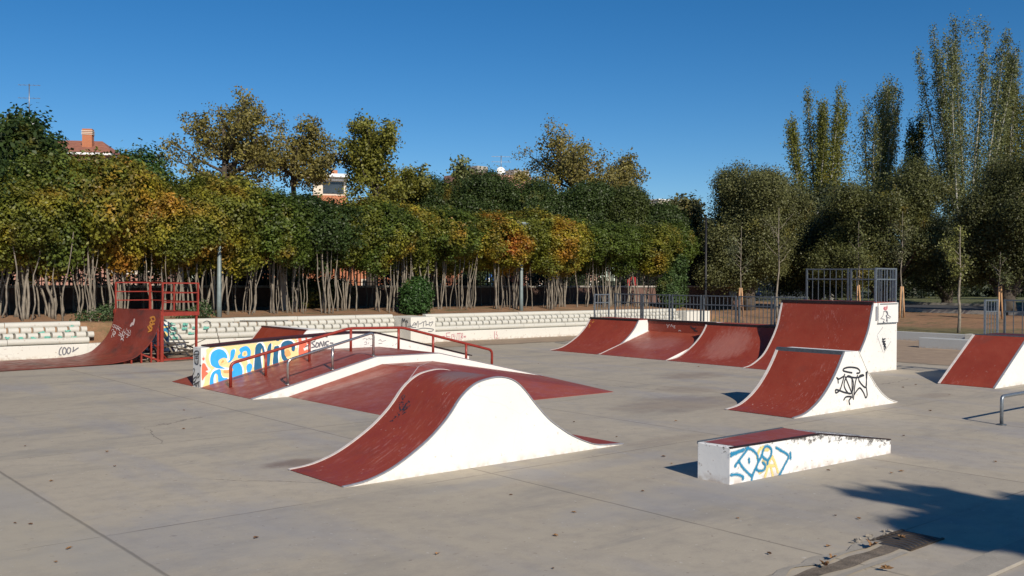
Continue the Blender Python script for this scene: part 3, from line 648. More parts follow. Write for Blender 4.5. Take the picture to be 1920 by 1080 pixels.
# --- far spine behind the graffiti wall
FB=thing('bank_ramp','small red ramp with white top seen over the graffiti wall','skate ramp',(12.2,23.2,0))
MB().extr_y([(10.9,.004),(11.3,.10),(11.6,.26),(11.76,.41),(12.06,.762),(12.52,.762),(13.8,.004),(13.8,-.05),(10.9,-.05)],22.0,24.5).build('side_panel','white_paint',FB)
MB().sheet_y([(10.9,.006),(11.3,.104),(11.6,.264),(11.76,.414),(12.06,.766)],22.03,24.47,.006).build('riding_surface','red_paint',FB); MB().sheet_y([(10.9,.006),(11.3,.104),(11.6,.264),(11.76,.414),(12.06,.766)],24.475,24.51,.012).build('edge_strip','pale_edge',FB)
MB().box(12.03,12.09,22.01,24.49,.74,.785).build('coping','maroon_cap',FB); MB().box(12.1,12.51,21.99,24.51,.755,.775).build('deck','white_paint',FB)
MB().sheet_y([(12.53,.764),(13.8,.006)],22.03,24.47,.006).build('riding_surface','red_paint',FB)

# --- funbox: raised ramp with hip
Fp=[(7.45,.006),(9.97,.62),(11.42,.62),(14.2,.006)]
FX=thing('funbox_ramp','wide red ramp with white edge band, flat top and rails','skate ramp',(10.8,16,0))
MB().extr_y([(x,z-.004) for x,z in Fp]+[(14.2,-.05),(7.45,-.05)],15.5,17.67).build('side_panel','white_paint',FX)
MB().sheet_y(Fp,15.56,17.67,.006).build('riding_surface','red_floor',FX)
MB().sheet_y(Fp,15.49,15.556,.010).build('edge_strip','grey_edge',FX)
MB().extr_y([(x,z-.004) for x,z in Fp]+[(14.2,-.05),(7.45,-.05)],18.04,19.05).build('side_panel','white_paint',FX)
MB().sheet_y(Fp,18.04,19.05,.006).build('riding_surface','red_floor',FX)
H=thing('hip_ramp','low red pyramid hip sloping down in front of the white band','skate ramp',(10.8,14,0))
A_,B_,C_,D_=(8.14,15.485,.006),(8.15,12.5,.006),(13.25,12.5,.006),(14.2,15.485,.006); T1,T2,T3=(10.07,15.485,.475),(10.43,14.8,.455),(11.25,15.485,.475)
MB().add([A_,B_,C_,D_,T1,T2,T3,(8.14,15.485,-.05),(8.15,12.5,-.05),(13.25,12.5,-.05),(14.2,15.485,-.05)],[(0,1,5),(0,5,4),(4,5,6),(1,2,5),(5,2,6),(2,3,6),(0,7,8,1),(1,8,9,2),(2,9,10,3),(0,4,6,3,10,7)]).build('riding_surface','red_floor',H)
b=MB(); up3=Vector((0,0,1))
for l in ((T2,B_),(T1,T2),(T2,T3)): ribbon(b,[Vector(l[0]),Vector(l[1])],up3,.016,.004,False)
b.build('painted_seam','g_pale',H)
# --- graffiti wall
GW=thing('graffiti_wall','low wall with big blue and orange lettering along the funbox','wall',(10.6,17.85,0))
wpz=[(7.46,.755),(8.8,.845),(10.69,.935),(11.36,.915),(13.88,.32)]
MB().extr_y(wpz+[(13.88,-.05),(7.46,-.05)],17.675,18.03).build('wall_body','white_paint',GW)
cp=[(7.62,.77)]+[(8.8,.85),(10.69,.94),(11.36,.92),(13.95,.31)]
MB().sheet_y(cp,17.645,18.05,.022).build('coping','dark_coping',GW)
MB().sheet_y([(x,z+.024) for x,z in cp],17.72,18.02,.004).build('coping_plate','maroon_cap',GW)
ow=(340,600)
def wallstrip(u0,u1,vtop,vbot): pass
fw=s(17.672)
def topv(u): return 305-(u-225)*(.1175)     # wall top in crop units (left part)
def botv(u): return 770-(u-225)*.318
m1=MB(); m2=MB(); m3=MB(); m4=MB(); m5=MB(); m6=MB()
blobfill(m1,fw,NY,ow,6,[(300,318),(520,292),(780,265),(1000,240),(1150,210),(1270,205),(1310,270),(1310,350),(1325,420),(1200,462),(1000,520),(700,613),(500,680),(262,752),(262,700),(275,620),(335,560),(295,510),(270,440),(285,380)],.0010)
child(GW,'mural_ground',m1,'g_peach')
mr=MB()
blobfill(mr,fw,NY,ow,6,[(232,505),(262,490),(280,520),(300,560),(272,575),(300,600),(262,640),(232,675)],.0014)
blobfill(mr,fw,NY,ow,6,[(235,430),(255,420),(262,440),(245,455)],.0015)
blobfill(mr,fw,NY,ow,6,[(1315,205),(1345,200),(1360,240),(1400,245),(1410,290),(1375,310),(1385,345),(1420,330),(1425,385),(1380,395),(1330,415),(1318,350),(1325,280)],.0014)
for (u,v,r) in [(1290,205,9),(1405,208,12),(1385,300,14),(1420,258,10),(1300,228,7)]: blobfill(mr,fw,NY,ow,6,[(u-r,v),(u,v-r),(u+r,v),(u,v+r)],.0018)
child(GW,'mural_splash',mr,'g_red')
S1=[[(345,430),(365,365),(430,335),(490,370),(520,440),(560,430),(590,350)],[(350,470),(400,545),(500,545)],[(590,540),(640,500),(670,560),(640,620),(560,660),(520,640)],[(345,715),(360,600),(430,560),(455,600)]]
O1=[[(665,330),(740,300),(775,360),(760,430),(690,435),(655,385),(665,330)]]
W_=strokes(fw,NY,ow,6,[[(345,500),(325,400),(390,325),(480,335),(520,400),(525,455),(560,440),(600,335)],[(345,735),(345,610),(400,545),(480,545),(560,560)],[(570,480),(640,470),(685,540),(690,600)],[(380,730),(380,600),(430,600),(460,650),(560,670)],[(820,520),(850,300),(900,260),(940,330),(960,420),(985,300)],[(900,540),(900,400),(870,320)],[(985,520),(970,420),(1010,280)],[(1035,490),(1060,300)],[(1085,480),(1100,290)],[(1250,430),(1180,470),(1130,400),(1120,290),(1180,225),(1250,240),(1290,300)],[(700,400),(760,470),(740,590)]],.055,.0022); child(GW,'mural_outline',W_,'g_white')
bl=MB()
blobfill(bl,fw,NY,ow,6,[(325,430),(345,365),(410,328),(470,340),(508,385),(515,430),(470,425),(420,455),(430,510),(490,545),(430,545),(380,535),(335,500)],.0050)
blobfill(bl,fw,NY,ow,6,[(520,475),(545,440),(555,350),(585,328),(605,345),(590,420),(550,470)],.0052)
blobfill(bl,fw,NY,ow,6,[(560,590),(585,500),(640,480),(680,530),(685,610),(640,645),(560,658),(560,620)],.0051)
blobfill(bl,fw,NY,ow,6,[(320,740),(322,660),(350,590),(410,555),(440,560),(448,610),(470,650),(520,655),(480,690),(420,712),(408,620),(380,605),(362,660),(360,728)],.0053)
blobfill(bl,fw,NY,ow,6,[(650,330),(690,300),(740,295),(778,340),(775,410),(740,450),(700,430),(640,430),(635,400),(665,375)],.0054)
blobfill(bl,fw,NY,ow,6,[(732,520),(760,488),(792,500),(795,540),(770,590),(742,590)],.0055)
child(GW,'mural_letter',bl,'g_blue')
dp=MB()
blobfill(dp,fw,NY,ow,6,[(818,575),(826,400),(834,300),(868,262),(900,265),(915,300),(897,335),(892,420),(905,555),(860,567)],.0058)
blobfill(dp,fw,NY,ow,6,[(903,300),(925,300),(945,400),(952,440),(965,330),(985,275),(1012,268),(1002,400),(988,522),(962,528),(935,450)],.0059)
blobfill(dp,fw,NY,ow,6,[(1030,500),(1034,400),(1042,308),(1066,293),(1098,298),(1086,400),(1088,488)],.0060)
blobfill(dp,fw,NY,ow,6,[(1120,370),(1125,270),(1180,232),(1240,240),(1278,290),(1270,350),(1240,340),(1235,300),(1190,290),(1160,330),(1170,400),(1200,440),(1260,425),(1250,450),(1180,470),(1135,440)],.0061)
blobfill(dp,fw,NY,ow,6,[(1065,215),(1100,210),(1100,232),(1070,235)],.0062)
child(GW,'mural_letter',dp,'g_deep')
op=MB()
blobfill(op,fw,NY,ow,6,[(425,500),(430,455),(475,435),(510,470),(480,490),(455,500)],.0070); blobfill(op,fw,NY,ow,6,[(685,400),(690,360),(730,350),(738,395),(710,410)],.0071)
child(GW,'mural_letter',op,'g_peach')
op=MB(); blobfill(op,fw,NY,ow,6,[(440,490),(465,450),(480,470)],.0078); blobfill(op,fw,NY,ow,6,[(700,395),(712,360),(722,385)],.0079); blobfill(op,fw,NY,ow,6,[(475,590),(480,565),(530,560),(570,540),(575,575),(520,595)],.0080); blobfill(op,fw,NY,ow,6,[(1160,380),(1170,340),(1190,330),(1210,340),(1230,390),(1180,410)],.0081)
child(GW,'mural_letter',op,'g_orange')
child(GW,'graffiti_tag',strokes(fw,NY,ow,6,[[(1460,235),(1480,190),(1505,225)],[(1560,195),(1600,180),(1640,190)],[(1500,240),(1465,255),(1490,280),(1500,300),(1465,310)],[(1520,260),(1510,300),(1535,300),(1545,265),(1520,255)],[(1555,300),(1565,245),(1590,295),(1600,240)],[(1615,250),(1610,290)],[(1655,240),(1630,245),(1628,280),(1650,278)],[(1675,258),(1705,260)],[(1480,345),(1590,325),(1500,340)],[(1395,298),(1420,288)]],.026,.003),'g_grey')
child(GW,'graffiti_tag',strokes(fw,NY,(600,590),6,[[(480,275),(510,265)],[(520,265),(525,285),(545,262)],[(550,285),(555,262),(570,280)],[(580,265),(590,285)],[(500,310),(520,305),(525,330),(500,335)],[(540,330),(550,310)],[(565,350),(590,345)],[(660,290),(680,280),(690,300)],[(700,300),(740,290)],[(660,325),(700,320)],[(815,350),(825,340)],[(850,340),(860,318)]],.009,.002),'g_grey')
fe=lambda x,y:onX(x,y,7.455); NX=(-1,0,0)
child(GW,'graffiti_tag',strokes(fe,NX,ow,6,[[(145,370),(160,350),(190,352),(200,375)],[(140,385),(200,382)],[(150,390),(152,480),(190,490),(192,395)],[(160,410),(185,405)],[(160,430),(185,430)],[(165,455),(165,480)],[(180,455),(182,482)],[(140,545),(150,560),(140,600),(128,620)],[(165,640),(140,660),(135,700),(160,680),(175,640),(190,600),(205,625),(185,650)],[(150,700),(170,745),(185,700),(200,750)],[(140,730),(205,690)],[(210,505),(225,515)]],.022,.002),'g_black')

# --- handrails on the funbox
def bend(pts,r=.09,n=5):
    P=[Vector(p) for p in pts]; out=[P[0]]
    for i in range(1,len(P)-1):
        a=(P[i-1]-P[i]); b_=(P[i+1]-P[i]); ra=min(r,a.length/2,b_.length/2); a1=P[i]+a.normalized()*ra; b1=P[i]+b_.normalized()*ra
        for k in range(n+1):
            t=k/n; out.append(a1*(1-t)**2+P[i]*2*t*(1-t)+b1*t*t)
    out.append(P[-1]); return out
def fz(x): return profz(Fp,x)
RR=thing('handrail','long red handrail over the funbox beside the graffiti wall','handrail',(10.8,16.9,0))
MB().tube(bend([(7.70,16.9,fz(7.7)),(7.70,16.9,.51),(10.21,16.9,1.085),(11.5,16.9,1.065),(13.93,16.9,.49),(13.93,16.9,fz(13.93))],.1),.029,10).build('rail_tube','red_metal',RR)
rz=lambda x:profz([(7.7,.51),(10.21,1.085),(11.5,1.065),(13.93,.49)],x)
for x in (8.4,9.32,10.25,11.4,12.29,13.19): MB().tube([(x,16.9,fz(x)),(x,16.9,rz(x)-.01)],.027,8).build('rail_post','red_metal',RR)
SR=thing('handrail','bare steel handrail standing on the lower funbox slope','handrail',(9,15.62,0))
MB().tube(bend([(8.2,15.64,fz(8.2)),(8.2,15.64,.635),(9.98,15.64,1.07),(9.98,15.64,fz(9.9))],.09),.024,10).build('rail_tube','steel',SR)
MB().tube([(9.1,15.64,fz(9.1)),(9.1,15.64,.845)],.024,8).build('rail_post','steel',SR)
for x in (8.2,9.1,9.98): MB().tube([(x,15.64,fz(min(x,9.97))+.004),(x,15.64,fz(min(x,9.97))+.02)],.045,10).build('post_foot','steel',SR)
GR=thing('grind_rail','low steel grind rail at the right edge','grind rail',(16,6.11,0))
MB().tube(bend([(14.76,6.11,0),(14.76,6.11,.42),(17.6,6.11,.42),(17.6,6.11,0)],.07),.026,10).build('rail_tube','galv',GR)
for x in (14.76,17.6): MB().tube([(x,6.11,.001),(x,6.11,.012)],.07,12).build('base_plate','galv_dark',GR)

# --- old steel quarter pipe at the left
OQ=thing('rusty_quarter_pipe','old rust-red steel quarter pipe with guard rails at the left','skate ramp',(9,23.7,0))
op=[(-6.2,.012),(-3.4,.014),(-1.9,.02),(-1.25,.03),(-.75,.11),(-.5,.26),(-.25,.52),(-.08,.86),(0,1.265)]; opd=dens(op,5)
def rot(mb):
    c,s_=math.cos(R(6.5)),math.sin(R(6.5)); mb.v=[(9+x*c-y*s_,23.7+x*s_+y*c,z) for x,y,z in mb.v]; return mb
rot(MB().sheet_y([(x,max(.012,z)) for x,z in opd],0,2.46,.012)).build('riding_surface','red_old',OQ)
for x,z in op[4:8]:
    for y in (.03,2.43): rot(MB().beam((x,y,0),(x,y,z-.02),.035)).build('strut','red_metal',OQ)
for y in (.03,1.2,2.43): rot(MB().beam((-.52,y,.22),(.0,y,.02),.04)).build('brace','red_metal',OQ)
for y in (0.0,2.46):
    b=MB(); b.beam((0,y,0),(0,y,1.25),.075); rot(b).build('leg','red_metal',OQ)
    b=MB(); b.beam((.93,y,0),(.93,y,1.18),.05); rot(b).build('leg','red_metal',OQ)
b=MB().box(-.02,.96,-.0,2.5,1.19,1.215); rot(b).build('deck','red_metal',OQ)
b=MB(); b.box(-.04,.99,-.045,-.015,1.13,1.225); b.box(-.04,.99,2.5,2.53,1.13,1.225); b.box(.965,.99,-.01,2.49,1.13,1.22); rot(b).build('deck_beam','red_metal',OQ)
def guard(pts,zz=(1.47,1.70,1.94)):
    b=MB()
    for p in pts: b.beam((*p,1.2),(*p,1.955),.036)
    for z in zz: b.beam((*pts[0],z),(*pts[-1],z),.026 if z<1.9 else .032)
    return rot(b)
guard([(.01,-.03),(.96,-.03)]).build('guard_rail','red_metal',OQ); guard([(.01,2.5),(.95,2.5)]).build('guard_rail','red_metal',OQ)
guard([(.965,0),(.965,1.2),(.965,2.48)]).build('guard_rail','red_metal',OQ)
for l in (((.05,.0,.05),(2.6,.25,.05),.05),((.55,1.4,.05),(-.9,.1,.03),.05),((.3,.3,0.02),(-.15,.05,.42),.03)): rot(MB().beam(*l)).build('ground_beam','red_metal',OQ)
def osurf(px,py):
    c,s_=math.cos(R(6.5)),math.sin(R(6.5)); d=ray(px,py).normalized(); t=15
    while t<40:
        p=C0+d*t; x=(p.x-9)*c+(p.y-23.7)*s_; z=profz(opd,x)
        if z is not None and p.z<=z+.012: return p
        if x>=0: return p
        t+=.01
    return C0+d*t
def onrm(p):
    c,s_=math.cos(R(6.5)),math.sin(R(6.5)); x=(p.x-9)*c+(p.y-23.7)*s_; x=min(x,-.03); z0,z1=profz(opd,x-.03) or 0,profz(opd,min(0,x+.03)) or 0
    return Vector((-(z1-z0)*c,-(z1-z0)*s_,.06)).normalized()
gl=[]; r3=random.Random(11)
for k in range(26):
    a=r3.uniform(0,6.28); rr=r3.uniform(20,105); u,v=545+rr*math.cos(a),640+rr*.95*math.sin(a); a2=r3.uniform(0,6.28)
    gl.append([(u+14*math.cos(a2+q),v+18*math.sin(a2+q*1.1)) for q in (0,1.3,2.5,3.7)])
child(OQ,'graffiti_tag',strokes(osurf,onrm,(130,510),5.685,gl,.016,.022),'g_pale')
child(OQ,'graffiti_tag',strokes(osurf,onrm,(130,510),5.685,[[(870,490),(910,480),(920,520),(870,530),(880,560),(915,555)],[(845,585),(870,620),(890,600),(860,570)],[(850,640),(885,625)],[(880,500),(900,550),(870,590)]],.045,.022),'g_gold')
child(OQ,'paint_smear',strokes(osurf,onrm,(130,510),5.685,[[(690,555),(700,515)],[(665,570),(675,555)]],.09,.022,False),'g_pale')
# rubble and sticks under it
DB=thing('debris_pile','pile of broken boards and dry branches behind the rusty ramp','debris',(9.9,24.6,0)); r4=random.Random(3)
for k in range(30):
    a=Vector((r4.uniform(8.6,11.2),r4.uniform(23.9,25.6),r4.uniform(.02,.22))); d=Vector((r4.uniform(-1,1),r4.uniform(-.5,.5),r4.uniform(-.12,.22))).normalized()*r4.uniform(.5,1.3)
    MB().tube([a,a+d*.5+Vector((0,0,r4.uniform(-.03,.05))),a+d],[.022,.017,.008],6).build('branch','bark_dark' if k%3 else 'bark',DB)
for k in range(6):
    a=Vector((r4.uniform(9.0,10.6),r4.uniform(24,25.3),r4.uniform(.05,.45))); d=Vector((r4.uniform(-1,1),r4.uniform(-.3,.3),r4.uniform(-.3,.3)))*.8
    MB().beam(a,a+d,.2,.02).build('board','bark_dark',DB)
for k in range(9):
    mbb=MB(); chunk(mbb,(r4.uniform(8.2,9.2),r4.uniform(23.95,24.5),.04),r4.uniform(.06,.13),k+40); tag(mbb.build('rock','rock'),'dusty stone lying under the rusty steel ramp','rock','stones under the rusty ramp')

# --- galvanised safety fences
def fpanel(a,b,z0,z1,n,parent,m='galv'):
    a,b=Vector((*a,0)),Vector((*b,0)); mb=MB(); d=b-a
    for p in (a,b): mb.beam((p.x,p.y,z0),(p.x,p.y,z1),.04)
    for z in (z1-.02,z1-.27): mb.beam((a.x,a.y,z),(b.x,b.y,z),.03,.03)
    for k in range(1,n): p=a+d*k/n; mb.beam((p.x,p.y,z0-.0),(p.x,p.y,z1-.03),.014)
    mb.build('fence_panel',m,parent)
RF=thing('safety_fence','grey barred safety fence along the back of the far row of ramps','fence',(21.98,18,.93))
fpanel((21.30,20.91),(21.93,20.91),.93,1.66,5,RF)
for y0,y1 in ((20.72,19.66),(19.58,18.55),(18.44,17.40),(17.30,16.20),(16.09,15.05),(14.95,14.06)): fpanel((22.02,y0),(22.02,y1),.90,1.68,8,RF,'galv_dark')
TF=thing('safety_fence','grey barred railing on top of the tallest quarter pipe','fence',(22,12.7,1.6))
fpanel((21.07,11.57),(21.98,11.57),1.61,2.42,7,TF,'galv')
for y0,y1 in ((13.98,12.82),(12.74,11.66)): fpanel((22.0,y0),(22.0,y1),1.61,2.42,7,TF,'galv_dark')
BF=thing('safety_fence','grey barred railing behind the bank at the right edge','fence',(22,9,1))
fpanel((21.75,9.38),(22.38,9.38),.96,1.72,4,BF)
for y0,y1 in ((9.24,8.3),): fpanel((22.42,y0),(22.42,y1),.96,1.72,5,BF,'galv_dark')
# signs on the tall ramp's side
SP=thing('sign_panel','white board with a small red-haired figure on the tallest ramp','sign',(21.6,11.54,1.3))
MB().box(21.10,22.0,11.51,11.545,1.14,1.60).build('board','white_paint',SP)
MB().box(21.15,21.95,11.50,11.509,1.565,1.585).build('board_trim','galv_dark',SP); MB().box(21.08,21.97,11.50,11.509,1.125,1.14).build('board_trim','galv',SP)
MB().box(22.03,22.10,11.6,11.9,1.24,1.52).build('side_board','white_paint',SP)
MB().box(21.02,21.075,11.52,11.545,1.20,1.52).build('side_board','grey_edge',SP)
fs=s(11.508); oS=(1600,540)
g=MB(); blobfill(g,fs,NY,oS,10.8,[(612,400),(640,375),(668,380),(680,350),(692,370),(690,420),(670,445),(640,455),(615,435)],.001); child(SP,'painted_figure',g,'g_pink')
child(SP,'painted_figure',strokes(fs,NY,oS,10.8,[[(615,480),(600,560),(570,600)],[(610,480),(680,470),(700,540),(760,590)],[(560,620),(630,640),(600,690),(650,710)],[(690,600),(745,610),(700,600)],[(690,640),(685,700),(640,705),(610,680)]],.018,.001),'g_grey')
g=MB(); blobfill(g,fs,NY,oS,10.8,[(655,480),(690,475),(705,525),(685,560),(690,610),(680,670),(660,680),(670,610),(655,560),(680,530)],.002); child(SP,'painted_figure',g,'g_grey')
g=MB(); blobfill(g,fs,NY,oS,10.8,[(645,390),(665,385),(665,425),(645,430)],.002); child(SP,'painted_figure',g,'g_skin')
child(T,'graffiti_tag',strokes(s(11.549),NY,(1500,640),7.2,[[(1115,-40),(1125,-5),(1140,15),(1120,35),(1150,60),(1135,85),(1140,115)],[(1120,20),(1155,40),(1135,60)],[(1130,70),(1160,75),(1150,100)],[(1110,-20),(1150,-35)],[(1110,5),(1150,0)]],.035,.002),'g_black')
child(T,'faint_diamond',strokes(s(11.549),NY,(1600,540),10.8,[[(490,940),(600,790)],[(480,960),(600,1300)],[(760,1080),(620,1310)]],.012,.002,False),'grey_edge')

# fallen leaves
def leafmesh(seed,big=False):
    rr=random.Random(seed); mb=MB(); n=9; s_=.045 if not big else .11; pts=[]
    for k in range(n*2):
        a=2*math.pi*k/(n*2); q=s_*(1 if k%2==0 else .45)*rr.uniform(.8,1.2); pts.append((q*math.cos(a),q*math.sin(a)*.8,abs(math.sin(a))*s_*.35+.004+rr.uniform(0,s_*.15)))
    mb.add([(0,0,.006)]+pts,[(0,1+k,1+(k+1)%(n*2)) for k in range(n*2)]); return mb
protos=[leafmesh(k).build('fallen_leaf','leaf_dry' if k%2 else 'leaf_tan') for k in range(4)]
spots=[(130,688),(28,982),(57,984),(77,1034),(130,1030),(104,1055),(215,875),(320,908),(96,903),(137,903),(47,837),(93,847),(200,848),(198,788),(345,770),(364,780),(344,805),(550,815),(700,794),(666,799),(585,877),(660,983),(958,929),(913,1006),(1041,1006),(1143,1033),(1037,1067),(1246,1055),(1076,962),(990,928),(1205,922),(1171,930),(1383,973),(1090,669),(1010,682),(1187,681),(1310,688),(1042,776),(1076,792),(1180,820),(1156,820),(1223,838),(1244,857),(1330,734),(1267,790),(1672,888),(1694,818),(1816,819),(1744,771),(1776,780),(1780,741),(1740,722),(1717,722),(1671,708),(1693,727),(1860,851),(1866,867),(1477,896),(1553,883),(1614,899),(1690,885),(1584,950),(1566,968),(1571,994),(1553,1026),(1476,1040),(1442,1040),(1590,998),(1610,974),(1694,870),(1350,865),(1245,862),(1260,870),(1685,1059),(1000,838),(760,980),(820,1040),(620,960),(480,1010),(380,850)][::2]+[(1672,888),(1744,771),(104,1055),(28,982)]
used=set()
for i,(px,py) in enumerate(spots):
    k=i%4; o=protos[k] if k not in used else protos[k].copy()
    if k in used: col.objects.link(o)
    used.add(k); p=onZ(px,py); o.location=(p.x,p.y,.003); o.rotation_euler=(0,0,rnd.uniform(0,6.28)); f=rnd.uniform(.4,.85); o.scale=(f,f*rnd.uniform(.5,1),f)
    tag(o,'dry brown fallen leaf lying on the grey concrete floor','leaf','fallen leaves on the concrete')
for (px,py,r,f) in [(1633,1030,.4,.75),(1690,1014,1.2,.45),(1560,1052,.3,.5),(1545,1066,.9,.6),(1662,1073,2,.5)]:
    o=leafmesh(int(px),True).build('fallen_leaf','leaf_tan'); p=onZ(px,py); o.location=(p.x,p.y,.02); o.rotation_euler=(.15,.1,r); o.scale=(f,f*.7,f*1.2)
    tag(o,'large curled tan leaf lying in the gutter near the drain','leaf','curled leaves in the gutter')
# ================================================================ VEGETATION
def leaf_mesh(name,lobes,ncl,per,size,seed,spread=.16,shell=(.72,1.03),m='leaves',upw=.35,flat=1.0,jit=.5):
    r=np.random.default_rng(seed); L=np.array(lobes,float); vol=(L[:,3]*L[:,4]*L[:,5])**(2/3); pick=r.choice(len(L),ncl,p=vol/vol.sum())
    d=r.normal(size=(ncl,3)); d/=np.linalg.norm(d,axis=1)[:,None]
    rad=r.uniform(shell[0],shell[1],ncl)[:,None]
    c=L[pick,:3]+d*L[pick,3:6]*rad
    # drop clumps buried deep inside other lobes
    keep=np.ones(ncl,bool)
    for k in range(len(L)):
        q=((c-L[k,:3])/L[k,3:6]); keep&=~((np.linalg.norm(q,axis=1)<.55)&(pick!=k))
    c=c[keep]; d=d[keep]; n=len(c)
    ctint=r.uniform(.08,.92,n)
    P=np.repeat(c,per,0)+r.normal(size=(n*per,3))*spread*np.array([1,1,flat]); D=np.repeat(d,per,0)
    N_=D*.8+np.array([0,0,upw])+r.normal(size=P.shape)*jit; N_/=np.linalg.norm(N_,axis=1)[:,None]
    a=np.cross(N_,r.normal(size=P.shape)); a/=np.linalg.norm(a,axis=1)[:,None]; b=np.cross(N_,a)
    s=(size*r.uniform(.65,1.25,len(P)))[:,None]
    V=np.empty((len(P),4,3)); V[:,0]=P-a*s*.5; V[:,1]=P+b*s*.36+N_*s*.06; V[:,2]=P+a*s*.55; V[:,3]=P-b*s*.36+N_*s*.06
    return quads(name,V.reshape(-1,3),np.clip(np.repeat(ctint,per)+r.uniform(-.2,.2,len(P)),0,1),m)
def quads(name,V,tint,m):
    nq=len(V)//4; me=bpy.data.meshes.new(name); me.vertices.add(len(V)); me.vertices.foreach_set('co',V.astype(np.float32).ravel())
    me.loops.add(nq*4); me.loops.foreach_set('vertex_index',np.arange(nq*4,dtype=np.int32)); me.polygons.add(nq)
    me.polygons.foreach_set('loop_start',np.arange(0,nq*4,4,dtype=np.int32)); me.polygons.foreach_set('loop_total',np.full(nq,4,np.int32))
    at=me.attributes.new('tint','FLOAT','FACE'); at.data.foreach_set('value',tint.astype(np.float32)); me.update(calc_edges=True); me.materials.append(MT[m]); return me
def obj_me(name,me,parent=None,colr=None,loc=(0,0,0)):
    o=bpy.data.objects.new(name,me); col.objects.link(o); o.parent=parent; o.location=loc
    if colr: o.color=colr
    return o
def stem_me(name,pts,r,m,n=6):
    b=MB().tube(pts,r,n); me=bpy.data.meshes.new(name); me.from_pydata([tuple(p) for p in b.v],[],b.f); me.polygons.foreach_set('use_smooth',b.sm); me.materials.append(MT[m]); me.update(); return me
def wavy(p0,p1,amp,seed,n=9):
    rr=random.Random(seed); p0,p1=Vector(p0),Vector(p1); out=[]
    ph=rr.uniform(0,9)
    for i in range(n+1):
        t=i/n; w=amp*math.sin(math.pi*min(1,t*1.3))
        out.append(p0.lerp(p1,t)+Vector((w*mno.noise(Vector((t*3.2,ph,0))),w*.7*mno.noise(Vector((t*3.2,ph,7))),0))*2)
    return out
# stem clusters and crowns of the clipped front row
SC=[]
for v in range(8):
    rr=random.Random(100+v); L=[]
    for k in range(rr.choice([9,10,11,12])):
        a=rr.uniform(0,6.28); q=rr.uniform(.06,.85); lean=rr.uniform(.0,.4)
        p0=(q*math.cos(a)*1.3,q*math.sin(a)*.5,-.08); H=rr.uniform(2.1,2.9)
        p1=(p0[0]+math.cos(a)*lean*1.1+rr.uniform(-.25,.25),p0[1]+math.sin(a)*lean*.5,H)
        r0=rr.choice([.016,.019,.022,.026,.032,.042]); n=11
        rs=[r0*(1.35 if i==0 else 1-.45*i/n)*(1+.16*rr.uniform(-1,1)) for i in range(n+1)]
        L.append(stem_me('trunk',wavy(p0,p1,.055,v*17+k,n),rs,'bark',5))
    SC.append(L)
CR=[]
for v in range(6):
    rr=random.Random(300+v); lb=[(0,0,2.75,1.0,.95,.95)]
    for k in range(5): a=rr.uniform(0,6.28); lb.append((.55*math.cos(a),.5*math.sin(a),2.35+rr.uniform(0,.9),rr.uniform(.42,.66),rr.uniform(.42,.66),rr.uniform(.4,.6)))
    for k in range(4): lb.append((rr.uniform(-.6,.6),rr.uniform(-.6,-.2),rr.uniform(1.75,2.3),rr.uniform(.3,.5),.4,rr.uniform(.3,.42)))
    CR.append(leaf_mesh('crown',lb,800,42,.074,v+1,spread=.085))
GRN=(.058,.082,.012); OLV=(.09,.10,.014); DRK=(.03,.05,.011); MID=(.065,.085,.014); GREY=(.088,.092,.033); YEL=(.2,.17,.025)
def ftree(label,x,y,sx,sz,sv,cv,c,aut,zr=-.12,grp='clipped trees in the row behind the terraced wall',cat='tree',stemscale=1,cscale=None):
    t=thing('multi_stem_tree',label,cat,(x,y,hill(x,y)-.02),grp)
    for me in SC[sv%8]:
        o=obj_me('trunk',me,t); o.rotation_euler=(0,0,rnd.uniform(-.3,.3)); o.scale=(stemscale,stemscale,1)
    o=obj_me('crown',CR[cv%6],t,(*c,aut)); o.rotation_euler=(0,0,rnd.uniform(0,6.28)); o.scale=(sx*1.12,sx*1.12,sz*1.04); o.location=(0,0,1.75-1.75*sz+zr)
    return t
